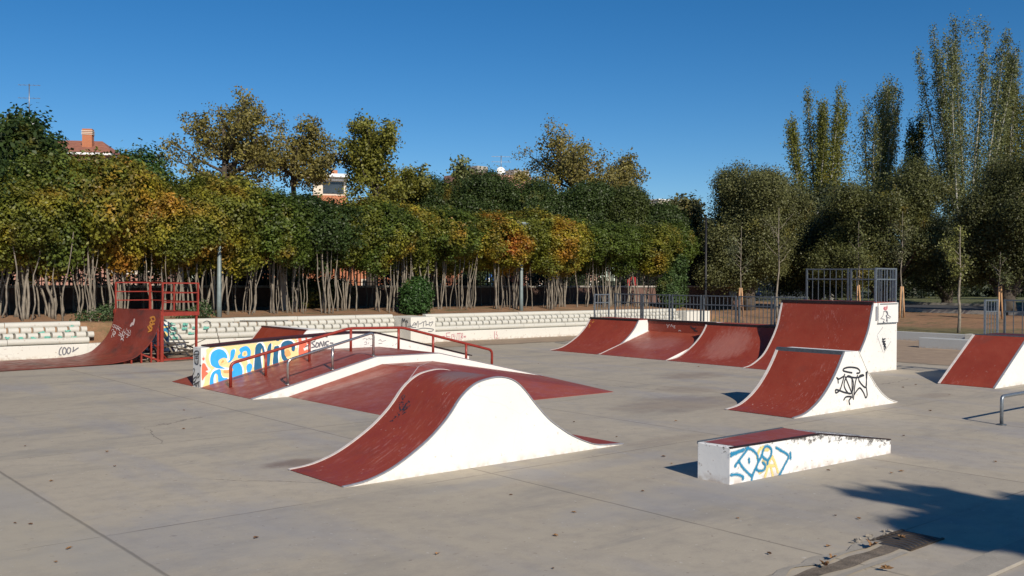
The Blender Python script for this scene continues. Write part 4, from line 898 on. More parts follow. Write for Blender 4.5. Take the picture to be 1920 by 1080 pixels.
rows=[ # x, y, sx, sz, colour, autumn, label
(6.1,28.7,1.25,1.3,DRK,.05,'dark green leafy tree with thick stems, cut by the left edge'),
(7.0,27.9,1.05,1.0,OLV,.35,'low olive crown hanging over the stepped end of the terraced wall'),
(7.9,28.6,1.25,1.35,MID,.25,'tree with pale thick forked stems left of the rusty ramp'),
(8.9,28.3,1.2,1.4,OLV,.55,'tree with an orange and gold crown above the broken wall end'),
(9.9,28.8,1.1,1.25,OLV,.7,'brightest yellow crown above the rusty ramp'),
(10.7,28.1,1.0,1.0,OLV,.55,'low orange-tinged crown over the left guard rail of the rusty ramp'),
(11.5,28.7,1.2,1.15,OLV,.5,'brownish olive crown over the gap between the two guard rails'),
(12.4,28.2,1.15,1.15,OLV,.45,'olive crown directly behind the green lamp post near the rusty ramp'),
(13.3,28.8,1.2,1.2,OLV,.5,'crown with yellow and orange tips right of the rusty ramp'),
(14.3,28.3,1.15,1.05,GRN,.2,'green crown above the blue lettering of the graffiti wall'),
(15.3,28.8,1.2,1.1,DRK,.05,'deep green crown above the small far red ramp'),
(16.3,28.3,1.1,1.0,DRK,.1,'deep green clipped crown above the orange building gap'),
(17.4,28.8,1.15,1.0,OLV,.4,'olive and gold crown left of the round bush'),
(18.5,28.2,1.1,1.0,GRN,.3,'green crown right above the round bush'),
(19.7,28.7,1.15,.98,OLV,.4,'olive crown just right of the round bush'),
(20.9,28.3,1.15,.98,GRN,.2,'green rounded crown above the black date on the pier'),
(22.2,28.8,1.15,.95,OLV,.3,'olive crown between the pier and the second lamp post'),
(23.5,28.2,1.15,.95,OLV,.85,'golden yellow crown surrounding the second lamp post'),
(24.8,28.7,1.2,1.0,OLV,.45,'tall olive crown right of the second lamp post'),
(26.2,28.2,1.15,.95,OLV,.65,'olive crown with a gold right side, above the white parasols'),
(27.6,28.7,1.15,.9,OLV,.85,'orange-brown crown above the left end of the far ramp fence'),
(29.0,28.2,1.15,.9,GRN,.25,'green crown over the leftmost far quarter pipe'),
(30.5,28.7,1.2,.95,GRN,.1,'dense green crown above the red bank in the far row'),
(32.0,28.2,1.2,.9,OLV,.2,'olive green crown left of the climbing shrub'),
(33.6,28.8,1.25,.95,GRN,.15,'last green crown at the right end of the clipped row')]
for i,(x,y,sx,sz,c,au,lb) in enumerate(rows): ftree(lb+' (multi-stemmed)'.replace(' (multi-stemmed)',''),x,y,sx,sz,i*3+1,i*5+2,c,au,stemscale=1.45 if x<8.3 else 1.0)
# taller second row behind the left part
rows2=[(5.0,31.5,1.7,2.15,DRK,.0,'tall dark green tree rising above the left edge trees'),
(7.2,31.3,1.7,2.0,DRK,.05,'tall dark green tree whose shoots hide the dish on the tiled roof'),
(9.2,31.2,1.5,1.5,OLV,.45,'tall gold and orange tree below the tiled roof'),
(11.6,31.3,1.5,1.35,GRN,.25,'round green tree between the tiled roof and the tall plane tree'),
(14.0,31.4,1.5,1.35,OLV,.45,'olive tree at the foot of the tall plane tree'),
(16.8,31.2,1.4,1.15,GRN,.15,'green tree below the pink penthouse'),
(19.6,31.3,1.4,1.12,OLV,.4,'olive tree behind the first clipped trees right of the penthouse'),
(22.8,31.3,1.4,1.1,OLV,.35,'olive tree behind the clipped row left of the golden crown'),
(26.2,31.4,1.4,1.08,OLV,.3,'olive tree behind the golden crown'),
(30.0,31.4,1.4,1.05,GRN,.2,'green tree behind the orange-brown crown')]
for i,(x,y,sx,sz,c,au,lb) in enumerate(rows2): ftree(lb,x,y,sx,sz,i*5+2,i*3+1,c,au,grp='taller trees of the second row')

def place(px,d): x,y=depth_pt(px,d); return x,y
def rx(pxw,d): return pxw*d/CF
def bigtree(name,label,px,d,ytop,ybot,pxw,c,aut,seed,size=.2,ncl=900,per=22,lobes=None,trunk='bark_dark',sprd=.22,grp=None,tr=.22,nl=9,shell=(.6,1.04),gap=0):
    x,y=place(px,d); zb=hill(x,y); zt=zat(ytop,d); z0=zat(ybot,d); w=rx(pxw,d); h=(zt-z0)
    t=thing(name,label,'tree',(x,y,zb-.05),grp); rr=random.Random(seed)
    holm=name=='holm_oak'
    lb=[(0,0,z0-zb+h*.45,w*(.62 if holm else .8),w*.7,h*(.40 if holm else .46))] if not gap else []
    for k in range(nl+(10 if holm else 0)):
        a=rr.uniform(0,6.28); q=w*rr.uniform(.35,.86 if holm else .72); zz=z0-zb+h*rr.uniform(.12 if holm else .2,.86 if holm else .82); s_=w*(rr.uniform(.16,.34) if holm else rr.uniform(.25,.42))*(1-.35*gap); lb.append((q*math.cos(a)*(1 if zz<h*.7 else .7),q*math.sin(a),zz,s_,s_,s_*rr.uniform(.7,1)))
    if gap:
        lb=[]; gb=[]
        for k in range(nl+6):
            a=rr.uniform(0,6.28); f_=rr.uniform(.3,1.0) if k else 1.0; wz=w*(1.05-.75*f_**1.7)*rr.uniform(.6,1.1); st=Vector((0,0,z0-zb+h*(f_*.55-.12))); en=Vector((wz*math.cos(a),wz*math.sin(a),z0-zb+h*(f_-.05)))
            gb.append((st,en))
            for t_ in (.42,.6,.75,.88,1.0):
                q=st.lerp(en,t_); s_=w*rr.uniform(.10,.17)*(1.15-.5*t_)*1.25; lb.append((q.x+rr.gauss(0,w*.05),q.y+rr.gauss(0,w*.05),q.z+rr.gauss(0,w*.04),s_,s_,s_*.8))
        lb.append((0,0,z0-zb+h*.22,w*.6,w*.6,h*.2))
        for k,(st,en) in enumerate(gb): obj_me('branch',stem_me('branch',wavy(st,en,.2,seed+k,6),[tr*.38*(1-.12*i) for i in range(7)],trunk,5),t)
    for k,q in enumerate(lb[1:]):
        if k%2==0 and not gap:
            o=stem_me('branch',wavy((0,0,(z0-zb)*.7),(q[0],q[1],q[2]+q[5]*.5),.3,seed+k,7),[tr*.5*(1-.11*i) for i in range(8)],trunk); obj_me('branch',o,t)
    obj_me('trunk',stem_me('trunk',wavy((0,0,-.1),(rr.uniform(-.3,.3),0,z0-zb+h*.7),.25,seed,9),[tr*(1.2-.09*i) for i in range(10)],trunk,8),t)
    obj_me('crown',leaf_mesh('crown',lb,ncl,per,size,seed,spread=sprd,shell=shell),t,(*c,aut)); return t
PL=(.14,.12,.032)
bigtree('plane_tree','tall sparse brown-green plane tree, the highest left of centre',425,50,180,360,150,PL,.12,21,.145,640,26,sprd=.17,gap=1,nl=15)
bigtree('plane_tree','lower right half of the sparse brownish plane trees left of the pink penthouse',548,52,232,360,130,PL,.15,22,.145,520,26,sprd=.17,gap=1,nl=12)
bigtree('plane_tree','upright olive plane tree right of the pink penthouse',700,50,222,420,112,(.13,.13,.022),.12,23,.145,800,28,sprd=.17,gap=1,nl=15)
bigtree('plane_tree','thin-topped tree peeping over the left end of the dark domes',780,56,312,400,34,(.09,.1,.03),.1,24,.2,130,14,gap=1,nl=6)
bigtree('plane_tree','small sparse top above the middle of the dark domes',868,58,298,380,36,(.09,.1,.03),.1,25,.2,120,14,gap=1,nl=6)
bigtree('plane_tree','broad sparse brown-green plane tree right of centre',1068,60,248,390,145,PL,.12,26,.15,760,26,sprd=.2,gap=1,nl=16)
bigtree('plane_tree','small round plane tree at the right shoulder of the dark domes',1172,62,290,380,48,PL,.1,27,.15,240,22,gap=1,nl=7)
D='dense dark green domed trees behind the clipped row'
for k,(px,yt,w_,lb) in enumerate([(812,322,72,'dark green domed crown, leftmost of the domes'),(905,316,80,'highest dark green dome below the small sparse top'),(1000,330,72,'dark green dome below the rooftop antenna'),(1090,340,70,'dark green dome under the broad plane tree'),(1175,342,62,'dark green dome with olive top at the right'),(1240,378,56,'smaller dark green dome next to the pale grey-green trees')]):
    bigtree('domed_tree',lb,px,52,yt,480,w_,(.036,.056,.014) if k!=4 else (.05,.065,.016),.02,40+k,.105,2600,34,grp=D,nl=14,shell=(.8,1.03),sprd=.17)
bigtree('shrub_tree','tall dark green tree with upright shoots at the upper left corner of the canopy',48,38,196,420,75,(.03,.06,.016),.0,47,.17,900,20,nl=10)
bigtree('shrub_tree','round green tree below the tiled roof corner',262,46,272,420,62,(.035,.07,.016),.0,48,.17,700,20,nl=8)
bigtree('olive_tree','pale olive-grey tree beside the pink light bit of facade',1285,56,362,500,48,(.09,.09,.035),.1,49,.2,700,18,nl=9)
# grey-green trees at the right
bigtree('holm_oak','large grey-green round tree left of the poplars',1405,50,296,545,118,GREY,.0,50,.095,4200,36,nl=16,tr=.3)
bigtree('holm_oak','grey-green tree filling the gap below the first poplar',1530,54,370,560,95,(.07,.078,.028),.0,51,.10,2600,34,nl=10,tr=.28)
bigtree('holm_oak','large grey-green round tree between the two poplar groups',1655,49,300,550,122,(.08,.086,.028),.0,52,.095,4200,36,nl=16,tr=.3)
bigtree('holm_oak','dark grey-green tree behind the staked young tree',1775,56,375,560,90,(.055,.062,.022),.0,53,.10,2400,34,nl=10,tr=.28)
bigtree('holm_oak','very dark grey-green tree cut by the right edge',1895,44,258,545,110,(.055,.06,.02),.0,54,.09,4200,36,nl=16,tr=.3)
bigtree('holm_oak','grey-green tree behind the right end of the clipped row',1325,58,380,560,75,(.07,.076,.026),.0,55,.11,1800,32,nl=9,tr=.25)

for k,(x,y) in enumerate([(47,11.5),(51.5,12.5),(56,14),(44,7)]):
    t=thing('holm_oak','leafy tree beyond the right edge of the picture, shading the park path','tree',(x,y,hill(x,y)),'trees beyond the right edge')
    obj_me('trunk',stem_me('trunk',wavy((0,0,-.1),(.1,0,4),.1,200+k,9),[.25-.015*i for i in range(10)],'bark_dark',8),t)
    obj_me('crown',leaf_mesh('crown',[(0,0,5.2,2.6,2.4,2.6),(1.2,.5,4,1.5,1.5,1.4),(-1.3,-.3,4.2,1.5,1.5,1.4)],700,24,.2,210+k,spread=.25,shell=(.3,1.03)),t,(.06,.065,.022,0))
# poplars: fastigiate limbs with leaf sprays along them
def poplar(label,px,d,ytop,ybot,pxw,nl,seed,c,dens_,tw=.16):
    x,y=place(px,d); zb=hill(x,y); zt=zat(ytop,d)-zb; w=rx(pxw,d); rr=random.Random(seed); z0=zat(ybot,d)-zb
    t=thing('poplar_tree',label,'tree',(x,y,zb-.05),'poplars behind the grey-green trees'); P=[];wd=[]
    for k in range(nl):
        off=(-1+2*(k+.5)/nl)*w*rr.uniform(.75,1.05) if nl>1 else 0; hh=zt*(1-.26*abs(off)/w*rr.uniform(.4,1.2)) if k!=nl//2 else zt
        if k==nl//2: off*=.3
        n=14; a=Vector((off*.1,rr.uniform(-.2,.2),z0*.35)); b=Vector((off,rr.uniform(-w,w)*.6,hh)); pts=[]
        for i in range(n+1):
            s_=i/n; q=a.lerp(b,s_); q.x=a.x+(b.x-a.x)*(1-(1-s_)**1.5); q.x+=.25*mno.noise(Vector((s_*3,k,seed))); pts.append(q)
        obj_me('limb',stem_me('limb',pts,[tw*(1-.065*i) for i in range(n+1)],'bark_white',5),t)
        for i in range(n*19):
            s_=rr.uniform(.28,1.0); j=min(n-1,int(s_*n)); q=pts[j].lerp(pts[j+1],s_*n-j); rad=(.10+.75*math.sin(math.pi*min(1,(s_-.12)*1.05))**.8)*(w/nl)*(2.6-1.35*s_)
            if rr.random()<dens_: P.append((q.x+rr.gauss(0,rad*.55),q.y+rr.gauss(0,rad*.55),q.z+rr.gauss(0,.2),.2,.2,.42))
    for i in range(int(w*zt*8.5*dens_)):      # leaf sprays between the limbs, ragged at the top, with gaps
        s_=rr.uniform(.2,1.0); pf=(.45+.55*min(1,s_/.5)) if s_<.55 else (1-((s_-.55)/.45)**1.8*.8)
        ox=rr.uniform(-1,1)*w*pf; zz=z0*.35+(zt-z0*.35)*s_*(1-.16*abs(ox)/w)
        if mno.noise(Vector((ox*.9+seed,zz*.28,seed)))>-.12+.3*(s_-.5): P.append((ox,rr.uniform(-.7,.7)*w*pf,zz,.2,.2,.42))
    obj_me('trunk',stem_me('trunk',[(0,0,-.2),(0,0,z0*.3),(0,0,z0*.6)],[tw*1.8,tw*1.5,tw*1.1],'bark_white',8),t)
    r=np.random.default_rng(seed); A=np.array(P); per=15; n=len(A); Q=np.repeat(A[:,:3],per,0)+r.normal(size=(n*per,3))*np.array([.17,.17,.34])
    N_=r.normal(size=Q.shape)+np.array([0,-.5,.2]); N_/=np.linalg.norm(N_,axis=1)[:,None]; a=np.cross(N_,r.normal(size=Q.shape)); a/=np.linalg.norm(a,axis=1)[:,None]; b=np.cross(N_,a)
    s_=(.135*r.uniform(.6,1.3,len(Q)))[:,None]; V=np.stack([Q-a*s_*.5,Q+b*s_*.4,Q+a*s_*.5,Q-b*s_*.4],1).reshape(-1,3)
    obj_me('crown',quads('crown',V,r.uniform(0,1,len(Q)),'leaves'),t,(*c,.0)); return t
PG=(.11,.115,.022); PA=(.11,.12,.045)
poplar('full olive-green poplar, leftmost of the left poplar pair',1540,80,166,430,74,10,161,PG,.95)
poplar('thin pale poplar with bare tips beside the fuller left one',1640,84,154,430,74,10,162,PA,.7)
poplar('small dark poplar between the two poplar groups',1712,80,218,430,30,4,63,(.04,.055,.016),.95)
poplar('tallest poplar, reaching almost to the top of the picture',1812,78,28,460,110,13,164,PA,.8,.13)
poplar('second tall poplar close to the right edge',1884,84,82,460,66,8,165,(.085,.085,.02),.75)
poplar('poplar at the right edge, partly outside the picture',1925,84,140,430,44,6,66,PG,.7)

# shrubs and hedges
def shrub(name,label,x,y,lb,c,aut,seed,ncl=260,per=24,size=.09,cat='bush',sprd=.08,grp=None,shell=(.7,1.03)):
    t=thing(name,label,cat,(x,y,hill(x,y)),grp)
    for k in range(3): obj_me('stem',stem_me('stem',wavy((.1*k-.1,0,-.05),(.2*k-.2,0,lb[0][2]),.1,seed+k,5),[.03,.03,.025,.02,.015,.01],'bark'),t)
    obj_me('foliage',leaf_mesh('foliage',lb,ncl,per,size,seed,spread=sprd,shell=shell),t,(*c,aut)); return t
p=onY(780,590,27.6); shrub('round_bush','round dark glossy bush on top of the grey pier',p.x,27.6,[(0,0,.6,.53,.5,.58),(.08,0,.85,.4,.42,.36),(-.2,-.1,.4,.4,.4,.35)],(.03,.065,.015),0,71,520,26,.085)
p=onY(600,590,30.6); shrub('juniper_shrub','feathery dark green shrub with spreading branches between the stems',p.x,30.6,[(-.5,0,.5,.8,.5,.5),(.6,0,.6,.7,.5,.5),(0,0,.85,.5,.4,.35)],(.035,.06,.025),0,72,340,24,.08)
p=onY(1280,580,27.3); shrub('climbing_shrub','leafy shrub tangled with bare stems over the end pier of the terraced wall',p.x-.6,27.4,[(0,0,.6,.75,.5,.6),(.2,0,1.3,.6,.4,.5),(-.4,0,1.0,.4,.4,.5),(.5,0,1.9,.3,.3,.35)],(.045,.075,.022),.05,73,520,24,.09)
p=onY(1490//1,0,1)
for k,(x,y) in enumerate([(8.5,27.45),(11.3,27.5)]): shrub('weed_tuft',['low green weeds at the foot of the thick forked stems','green weeds behind the top edge of the rusty ramp'][k],x,y,[(0,0,.12,.5,.25,.16),(.4,0,.2,.2,.2,.25)],(.05,.08,.03),0,75+k,60,20,.06,'weeds')
def hedge(label,x0,x1,y,z0,z1,c,seed,dep=.9,size=.14,dens_=1.0,ang=None,name='hedge'):
    n=max(2,int((x1-x0)/1.3)); rr=random.Random(seed); lb=[]
    cx,cy=(x0+x1)/2,y; zb=min(hill(cx,cy),z0)
    for k in range(n):
        for q in range(2): 
            lb.append(((x1-x0)*((k+.5)/n-.5)+rr.uniform(-.3,.3),rr.uniform(-.2,.2),z0-zb+(z1-z0)*(.28+.45*q)+rr.uniform(-.15,.15),1.05,dep,(z1-z0)*.33))
    t=thing(name,label,'hedge',(cx,cy,zb)); obj_me('foliage',leaf_mesh('foliage',lb,int(n*70*dens_),22,size,seed,spread=.16,shell=(.75,1.03)),t,(*c,0))
    if ang: t.rotation_euler=(0,0,ang)
    return t
hedge('dark hedge behind the black railings at the left',-6,12.8,35.0,-.4,4.4,(.02,.032,.012),81)
hedge('dark hedge behind the black railings above the far small ramp',12.9,16.6,36.5,-.4,2.9,(.02,.034,.012),82)
hedge('dark hedge behind the railings to the right of the parasols',41,54,38.5,-.4,3.4,(.018,.028,.011),83)
for k,(px0,px1,d,zt_,lb) in enumerate([(1395,1560,72,4.6,'dark evergreen thicket in the park behind the barred fence'),(1560,1720,68,4.4,'dark evergreen thicket behind the tallest quarter pipe'),(1700,1990,74,5.0,'dark evergreen thicket behind the park path at the right')]):
    a=Vector((*depth_pt(px0,d),0)); b=Vector((*depth_pt(px1,d),0)); m_=(a+b)/2; Lh=(b-a).length
    t=hedge(lb,m_.x-Lh/2,m_.x+Lh/2,m_.y,.4,zt_,(.016,.024,.010),90+k,1.3,.2,1.5,math.atan2(b.y-a.y,b.x-a.x),'thicket')
tag(hedge('low broken hedge line below the thicket',0,10,0,.7,1.5,(.05,.06,.02),95,.5,.12),None); 
lh=[o for o in col.objects if o.get('label')=='low broken hedge line below the thicket'][0]; lh.location=(*depth_pt(1800,64),hill(*depth_pt(1800,64))); lh.rotation_euler=(0,0,-.72)

bl_=['dark bush behind the railings just right of the grey-green lamp post','dark bush behind the railings left of the pale concrete post','low dark bush behind the railings behind the round bush','low dark bush behind the railings left of the second lamp post','dark bush behind the railings between the middle and right parasols','dark bush behind the railings under the orange-brown crown','tall dark bush behind the railings below the red round sign']
for k,(bx_,bh) in enumerate([(15.6,3.2),(18.0,2.2),(24.5,1.9),(29.5,1.7),(33.0,3.0),(36.0,3.4),(39.5,4.0)]):
    shrub('background_bush',bl_[k],bx_,35.2+k%2,[(0,0,bh*.6,1.1,.8,bh*.55),(.8,0,bh*.45,.8,.7,bh*.4),(-.8,.1,bh*.5,.8,.7,bh*.42)],(.025,.038,.012),.02,120+k,420,22,.13,sprd=.12,grp='dark bushes behind the railings')
# staked young trees
def young(label,px,d,ytop,ycr,seed,c,lw=.5,stake=True,nleaf=60,base=None,tr=.036):
    x,y=base or place(px,d); zb=hill(x,y); zt=zat(ytop,d)-zb; zc=zat(ycr,d)-zb; rr=random.Random(seed)
    t=thing('young_tree',label,'tree',(x,y,zb),'young staked trees on the red earth'); lb=[]
    obj_me('trunk',stem_me('trunk',wavy((0,0,-.05),(.05,0,zt),.08,seed,9),[tr*(1.1-.1*i) for i in range(10)],'bark'),t)
    for k in range(8):
        z=zc+(zt-zc)*k/9*.8; a=rr.uniform(0,6.28); L=lw*rr.uniform(.6,1.1); q=(L*math.cos(a),L*math.sin(a),z+L*1.1)
        obj_me('branch',stem_me('branch',wavy((.02,0,z),q,.06,seed+k,5),[.014,.012,.01,.008,.006,.004],'bark',5),t); lb.append((q[0]*.8,q[1]*.8,z+L*.75,.26,.26,.3))
    obj_me('crown',leaf_mesh('crown',lb,nleaf,16,.085,seed,spread=.10,shell=(.1,1)),t,(*c,0))
    if stake:
        for sx_ in (-.22,.2): obj_me('stake',stem_me('stake',[(sx_,-.05,-.1),(sx_*.35,-.03,1.35)],.04,'stake_wood',8),t)
    return t
young('young yellow-green tree with brown-wrapped trunk nearest the low wall',1797,35,425,520,101,(.12,.125,.035),.55,False,90,(34.4,15.75),.06)
young('staked young tree right beside the tallest quarter pipe railing',1690,42,395,500,102,(.085,.09,.04),.5,True,55)
young('slim staked young tree behind the tallest quarter pipe',1608,45,415,500,103,(.1,.11,.04),.4,True,50)
young('bare spreading young tree left of the tallest quarter pipe',1458,44,390,500,104,(.09,.09,.04),.75,False,16,None,.05)
young('leaning staked young tree behind the barred fence near the road sign',1388,45,425,520,105,(.08,.09,.045),.5,True,40)
young('staked young tree behind the railing at the right edge',1874,40,470,540,106,(.07,.08,.03),.4,True,30)
# pale thick trunk and tree behind the camera at the right that shades the lower right corner
x,y=place(1558,60); t=thing('pale_trunk_tree','leaning pale trunk showing through the railing of the tallest quarter pipe','tree',(x,y,hill(x,y)))
obj_me('trunk',stem_me('trunk',[(0,0,-.1),(-.02,0,1.2),(-.1,0,2.4),(-.5,0,4),(-1.6,0,5.6)],[.2,.18,.17,.14,.08],'bark_white',10),t)
obj_me('crown',leaf_mesh('crown',[(-1.6,0,6,2,2,1.2),(.6,0,6.2,2,2,1.2)],220,18,.2,108,spread=.25),t,(.05,.06,.025,0))
t=thing('shade_tree','leafy tree outside the frame that casts the shadow at the lower right','tree',(8.2,-7.5,0))
def shl(gx,gy,z,a,b_,c_): z=z*2.3; return (gx-.432*z-8.2,gy-1.541*z+7.5,z,a,b_,c_)
lb=[shl(8.75,3.75,3.0,.95,.5,.12),shl(9.5,3.6,3.1,.9,.5,.1),shl(8.2,3.55,3.0,.6,.35,.1),shl(8.85,4.75,3.0,.12,.5,.05),shl(9.15,4.65,3.1,.14,.5,.05),shl(9.5,4.4,3.0,.22,.45,.06),shl(8.1,4.0,3.0,.3,.22,.05),shl(10.7,3.2,3.2,1.0,.5,.12),shl(12.2,3.0,3.4,1.2,.6,.2),shl(8.5,3.0,2.9,.8,.4,.12)]
obj_me('trunk',stem_me('trunk',wavy((0,0,-.1),(-.9,.3,6.8),.1,5,9),[.2-.012*i for i in range(10)],'bark',8),t)
obj_me('crown',leaf_mesh('crown',lb,1500,30,.11,109,spread=.05,shell=(.1,1.0)),t,(.05,.07,.02,0))
# ================================================================ BACKGROUND: railings, lamps, buildings, street things
RW=thing('railing_wall','black iron railings on a low brick wall behind the row of trees','fence',(20,33.2,.9))
MB().box(-8,46,33.1,33.35,-.9,1.72).build('brick_plinth','brick_low',RW); MB().box(-8,46,33.06,33.39,1.72,1.80).build('plinth_cap','kerb_stone',RW)
x=-7.9
while x<45.8:
    b=MB(); n=18; xe=x+2.5
    b.beam((x,33.22,1.8),(x,33.22,3.0),.05)
    for z in (1.93,2.80): b.beam((x,33.22,z),(xe,33.22,z),.03)
    for k in range(1,n): b.beam((x+2.5*k/n,33.22,1.8),(x+2.5*k/n,33.22,2.95),.024)
    b.build('railing_panel','iron',RW); x+=2.5
RP=thing('park_fence','thin dark park railings far behind the barred fence','fence',(60,40,.8)); pa=Vector((*depth_pt(1405,66),0)); pb=Vector((*depth_pt(1560,66),0))
for j in range(4):
    b=MB(); a=pa.lerp(pb,j/4); e=pa.lerp(pb,(j+1)/4)
    for z in (1.0,1.85): b.beam((a.x,a.y,z),(e.x,e.y,z),.05)
    for k in range(12): q=a.lerp(e,k/12); b.beam((q.x,q.y,.6),(q.x,q.y,2.0),.03)
    b.build('railing_panel','galv_dark',RP)
def lamp(label,x,y,zt,m='lamp_paint',head=True):
    t=thing('lamp_post',label,'street lamp',(x,y,hill(x,y)),None); z0=hill(x,y)
    MB().tube([(x,y,z0-.1),(x,y,z0+.5),(x,y,zt)],[.085,.07,.05],12).build('lamp_pole',m,t)
    if head:
        MB().tube([(x,y,zt),(x,y,zt+.12)],[.09,.09],12).build('lamp_collar',m,t)
        MB().tube([(x,y,zt+.12),(x,y,zt+.32),(x,y,zt+.38),(x,y,zt+.44)],[.1,.26,.3,.05],16).build('lamp_head',m,t)
lamp('grey-green lamp post rising between the stems right of the rusty ramp',12.25,28.05-.35,3.6,head=False)
lamp('grey lamp post inside the golden yellow crown',24.3,27.75,3.85)
x,y=depth_pt(1323,48); lamp('thin dark lamp post at the right end of the clipped row',x,y,5.2,'iron',False)
b=MB(); p=onY(530,560,30.2); b.box(p.x-.11,p.x+.11,30.1,30.3,.8,3.0); tag(b.build('concrete_post','cement_patch'),'thick square pale concrete post among the stems above the graffiti wall','post')

def frame_at(px,d,ang=0): x,y=depth_pt(px,d); return x,y
def building(label,px0,px1,d,z1,z0=-.9,depth=10,m='brick',floors=3,wn=6,ang=-.25,wm='glass',roof=None,parapet='cream'):
    a=Vector((*depth_pt(px0,d),0)); L=(Vector((*depth_pt(px1,d),0))-a).length; 
    t=thing('apartment_building',label,'building',(a.x,a.y,z0)); o=MB().box(a.x,a.x+L,a.y,a.y+depth,z0,z1).build('wall',m,t)
    fh=(z1-z0)/floors
    for f_ in range(floors):
        for k in range(wn):
            cx=a.x+L*(k+.5)/wn; zc=z0+fh*(f_+.55); b=MB().box(cx-.6,cx+.6,a.y-.04,a.y+.002,zc-.7,zc+.7); w_=b.build('window','cream',t)
            MB().box(cx-.5,cx+.5,a.y-.055,a.y-.042,zc-.6,zc+.6).build('pane',wm,w_)
        if f_: MB().box(a.x-.05,a.x+L+.05,a.y-.12,a.y-.002,z0+fh*f_-.12,z0+fh*f_+.1).build('string_course',parapet,t)
    MB().box(a.x-.1,a.x+L+.1,a.y-.15,a.y+depth,z1+.002,z1+.3).build('parapet',parapet,t)
    t.rotation_euler=(0,0,ang); return t,a,L
# orange brick building seen between the stems, with its pink penthouse
OB,a,L=building('orange brick building seen between the stems above the graffiti wall',476,905,72,7.2,depth=12,floors=2,wn=7,ang=-.62)
PH=MB(); ax,ay=depth_pt(584,80); dx=rx(64,80)
t=thing('penthouse_building','pale pink penthouse top with white slab, between the two plane trees','building',(ax,ay,8))
b=MB().box(ax,ax+dx,ay,ay+5,-.9,zat(372,80)); b.build('wall','brick',t); b=MB().box(ax+.1,ax+dx,ay+.4,ay+5,zat(372,80),zat(338,80)); b.build('upper_wall','cream',t)
b=MB().box(ax-.5,ax+dx+.2,ay-.5,ay+5,zat(338,80),zat(332,80)); b.build('roof','white_plastic',t); b=MB().box(ax+.9,ax+2.6,ay+.35,ay+.399,zat(368,80),zat(346,80)); b.build('window','glass',t)
b=MB().box(ax+.6,ax+2.8,ay+.2,ay+.34,zat(344,80),zat(340,80)); b.build('balcony_rail','white_plastic',t); b=MB().box(ax+1.6,ax+2.1,ay+1,ay+1.5,zat(332,80),zat(322,80)); b.build('chimney','brick',t)
t.rotation_euler=(0,0,-.5)
building('pinkish brick building behind the trunks and the rusty ramp',205,300,62,5.6,depth=8,m='brick_pink',floors=2,wn=5,ang=-.6)
building('pale pink building behind the white parasols',985,1125,86,7.0,depth=8,m='brick_pink',floors=2,wn=5,ang=-.65)
building('terracotta building with dark arcade behind the road sign',1338,1386,84,4.0,depth=5,m='brick',floors=1,wn=1,ang=-.75,parapet='brick')
# tiled roof building at the left
ax,ay=depth_pt(-190,82); bx,by=depth_pt(200,82); zt=zat(290,82)
t=thing('apartment_building','building with red tiled roof and chimney above the left trees','building',(bx,by,0)); L=math.hypot(bx-ax,by-ay)
MB().box(bx-L,bx,by,by+10,-.9,zt-.5).build('wall','brick_pink',t)
r_=MB(); r_.add([(bx-L,by-.5,zt-.3),(bx+.5,by-.5,zt-.3),(bx-1.6,by+5,zt+1.35),(bx-L,by+5,zt+1.35),(bx-L,by+10.5,zt-.3),(bx+.5,by+10.5,zt-.3)],[(0,1,2,3),(1,5,2),(3,2,5,4)]); ro=r_.build('roof','roof_tile',t)
MB().box(bx-L,bx+.45,by-.45,by+10,zt-.5,zt-.31).build('eaves','white_plastic',t)
cx=bx-2.1; MB().box(cx-.4,cx+.4,by+1.9,by+2.6,zt,zt+2.0).build('chimney','brick',ro); 
for k in range(3): MB().box(cx-.46,cx+.46,by+1.85,by+2.65,zt+1.5+.14*k,zt+1.56+.14*k).build('chimney_cap','cream',ro)
t.rotation_euler=(0,0,-.55)
def antenna(label,px,d,y0,y1,dish,m='galv'):
    x,y=depth_pt(px,d); z0,z1=zat(y0,d),zat(y1,d); t=thing('roof_antenna',label,'antenna',(x,y,z0))
    MB().tube([(x,y,z0),(x,y,z1)],.04,6).build('mast',m,t)
    b=MB()
    for k,z in enumerate((z1-.1,z1-(z1-z0)*.35)):
        b.beam((x-.7,y+.5,z),(x+.7,y-.5,z),.03)
        for q in range(5): c=-.6+.3*q; b.beam((x+c-.12,y-c*.7-.2,z),(x+c+.12,y-c*.7+.2,z),.02)
    b.build('antenna_arms',m,t)
    if dish:
        dx_,r0=dish; c=Vector((x+dx_,y-.3,z0+.2)); nrm=Vector((-.5,-.8,.25)).normalized(); u=nrm.orthogonal().normalized(); v=nrm.cross(u); vs=[c-nrm*.25*r0]; 
        for ring in (.5,1):
            for k in range(16): vs.append(c+(u*math.cos(k*math.pi/8)+v*math.sin(k*math.pi/8))*r0*ring-nrm*.25*r0*(1-ring**2))
        fs=[(0,1+k,1+(k+1)%16) for k in range(16)]+[(1+k,17+k,17+(k+1)%16,1+(k+1)%16) for k in range(16)]
        b=MB(); b.add(vs,fs,True); b.add([q-nrm*.03 for q in vs],[f[::-1] for f in fs],True); b.build('satellite_dish','white_plastic',t)
        MB().tube([c-nrm*.1,Vector((c.x,c.y+.3,z0-.3))],.03,6).build('dish_arm',m,t)
antenna('television mast with a white satellite dish over the tiled roof',54,78,244,168,(0.1,.42))
antenna('small mast with round white dish over the dark domes',938,86,330,296,(-.25,.38))
x,y=depth_pt(950,90); b=MB(); t=thing('apartment_building','roof blocks just visible over the dark domes','building',(x,y,0))
MB().box(x-3.6,x+3,y,y+5,-.9,zat(332,90)).build('wall','brick_pink',t); 
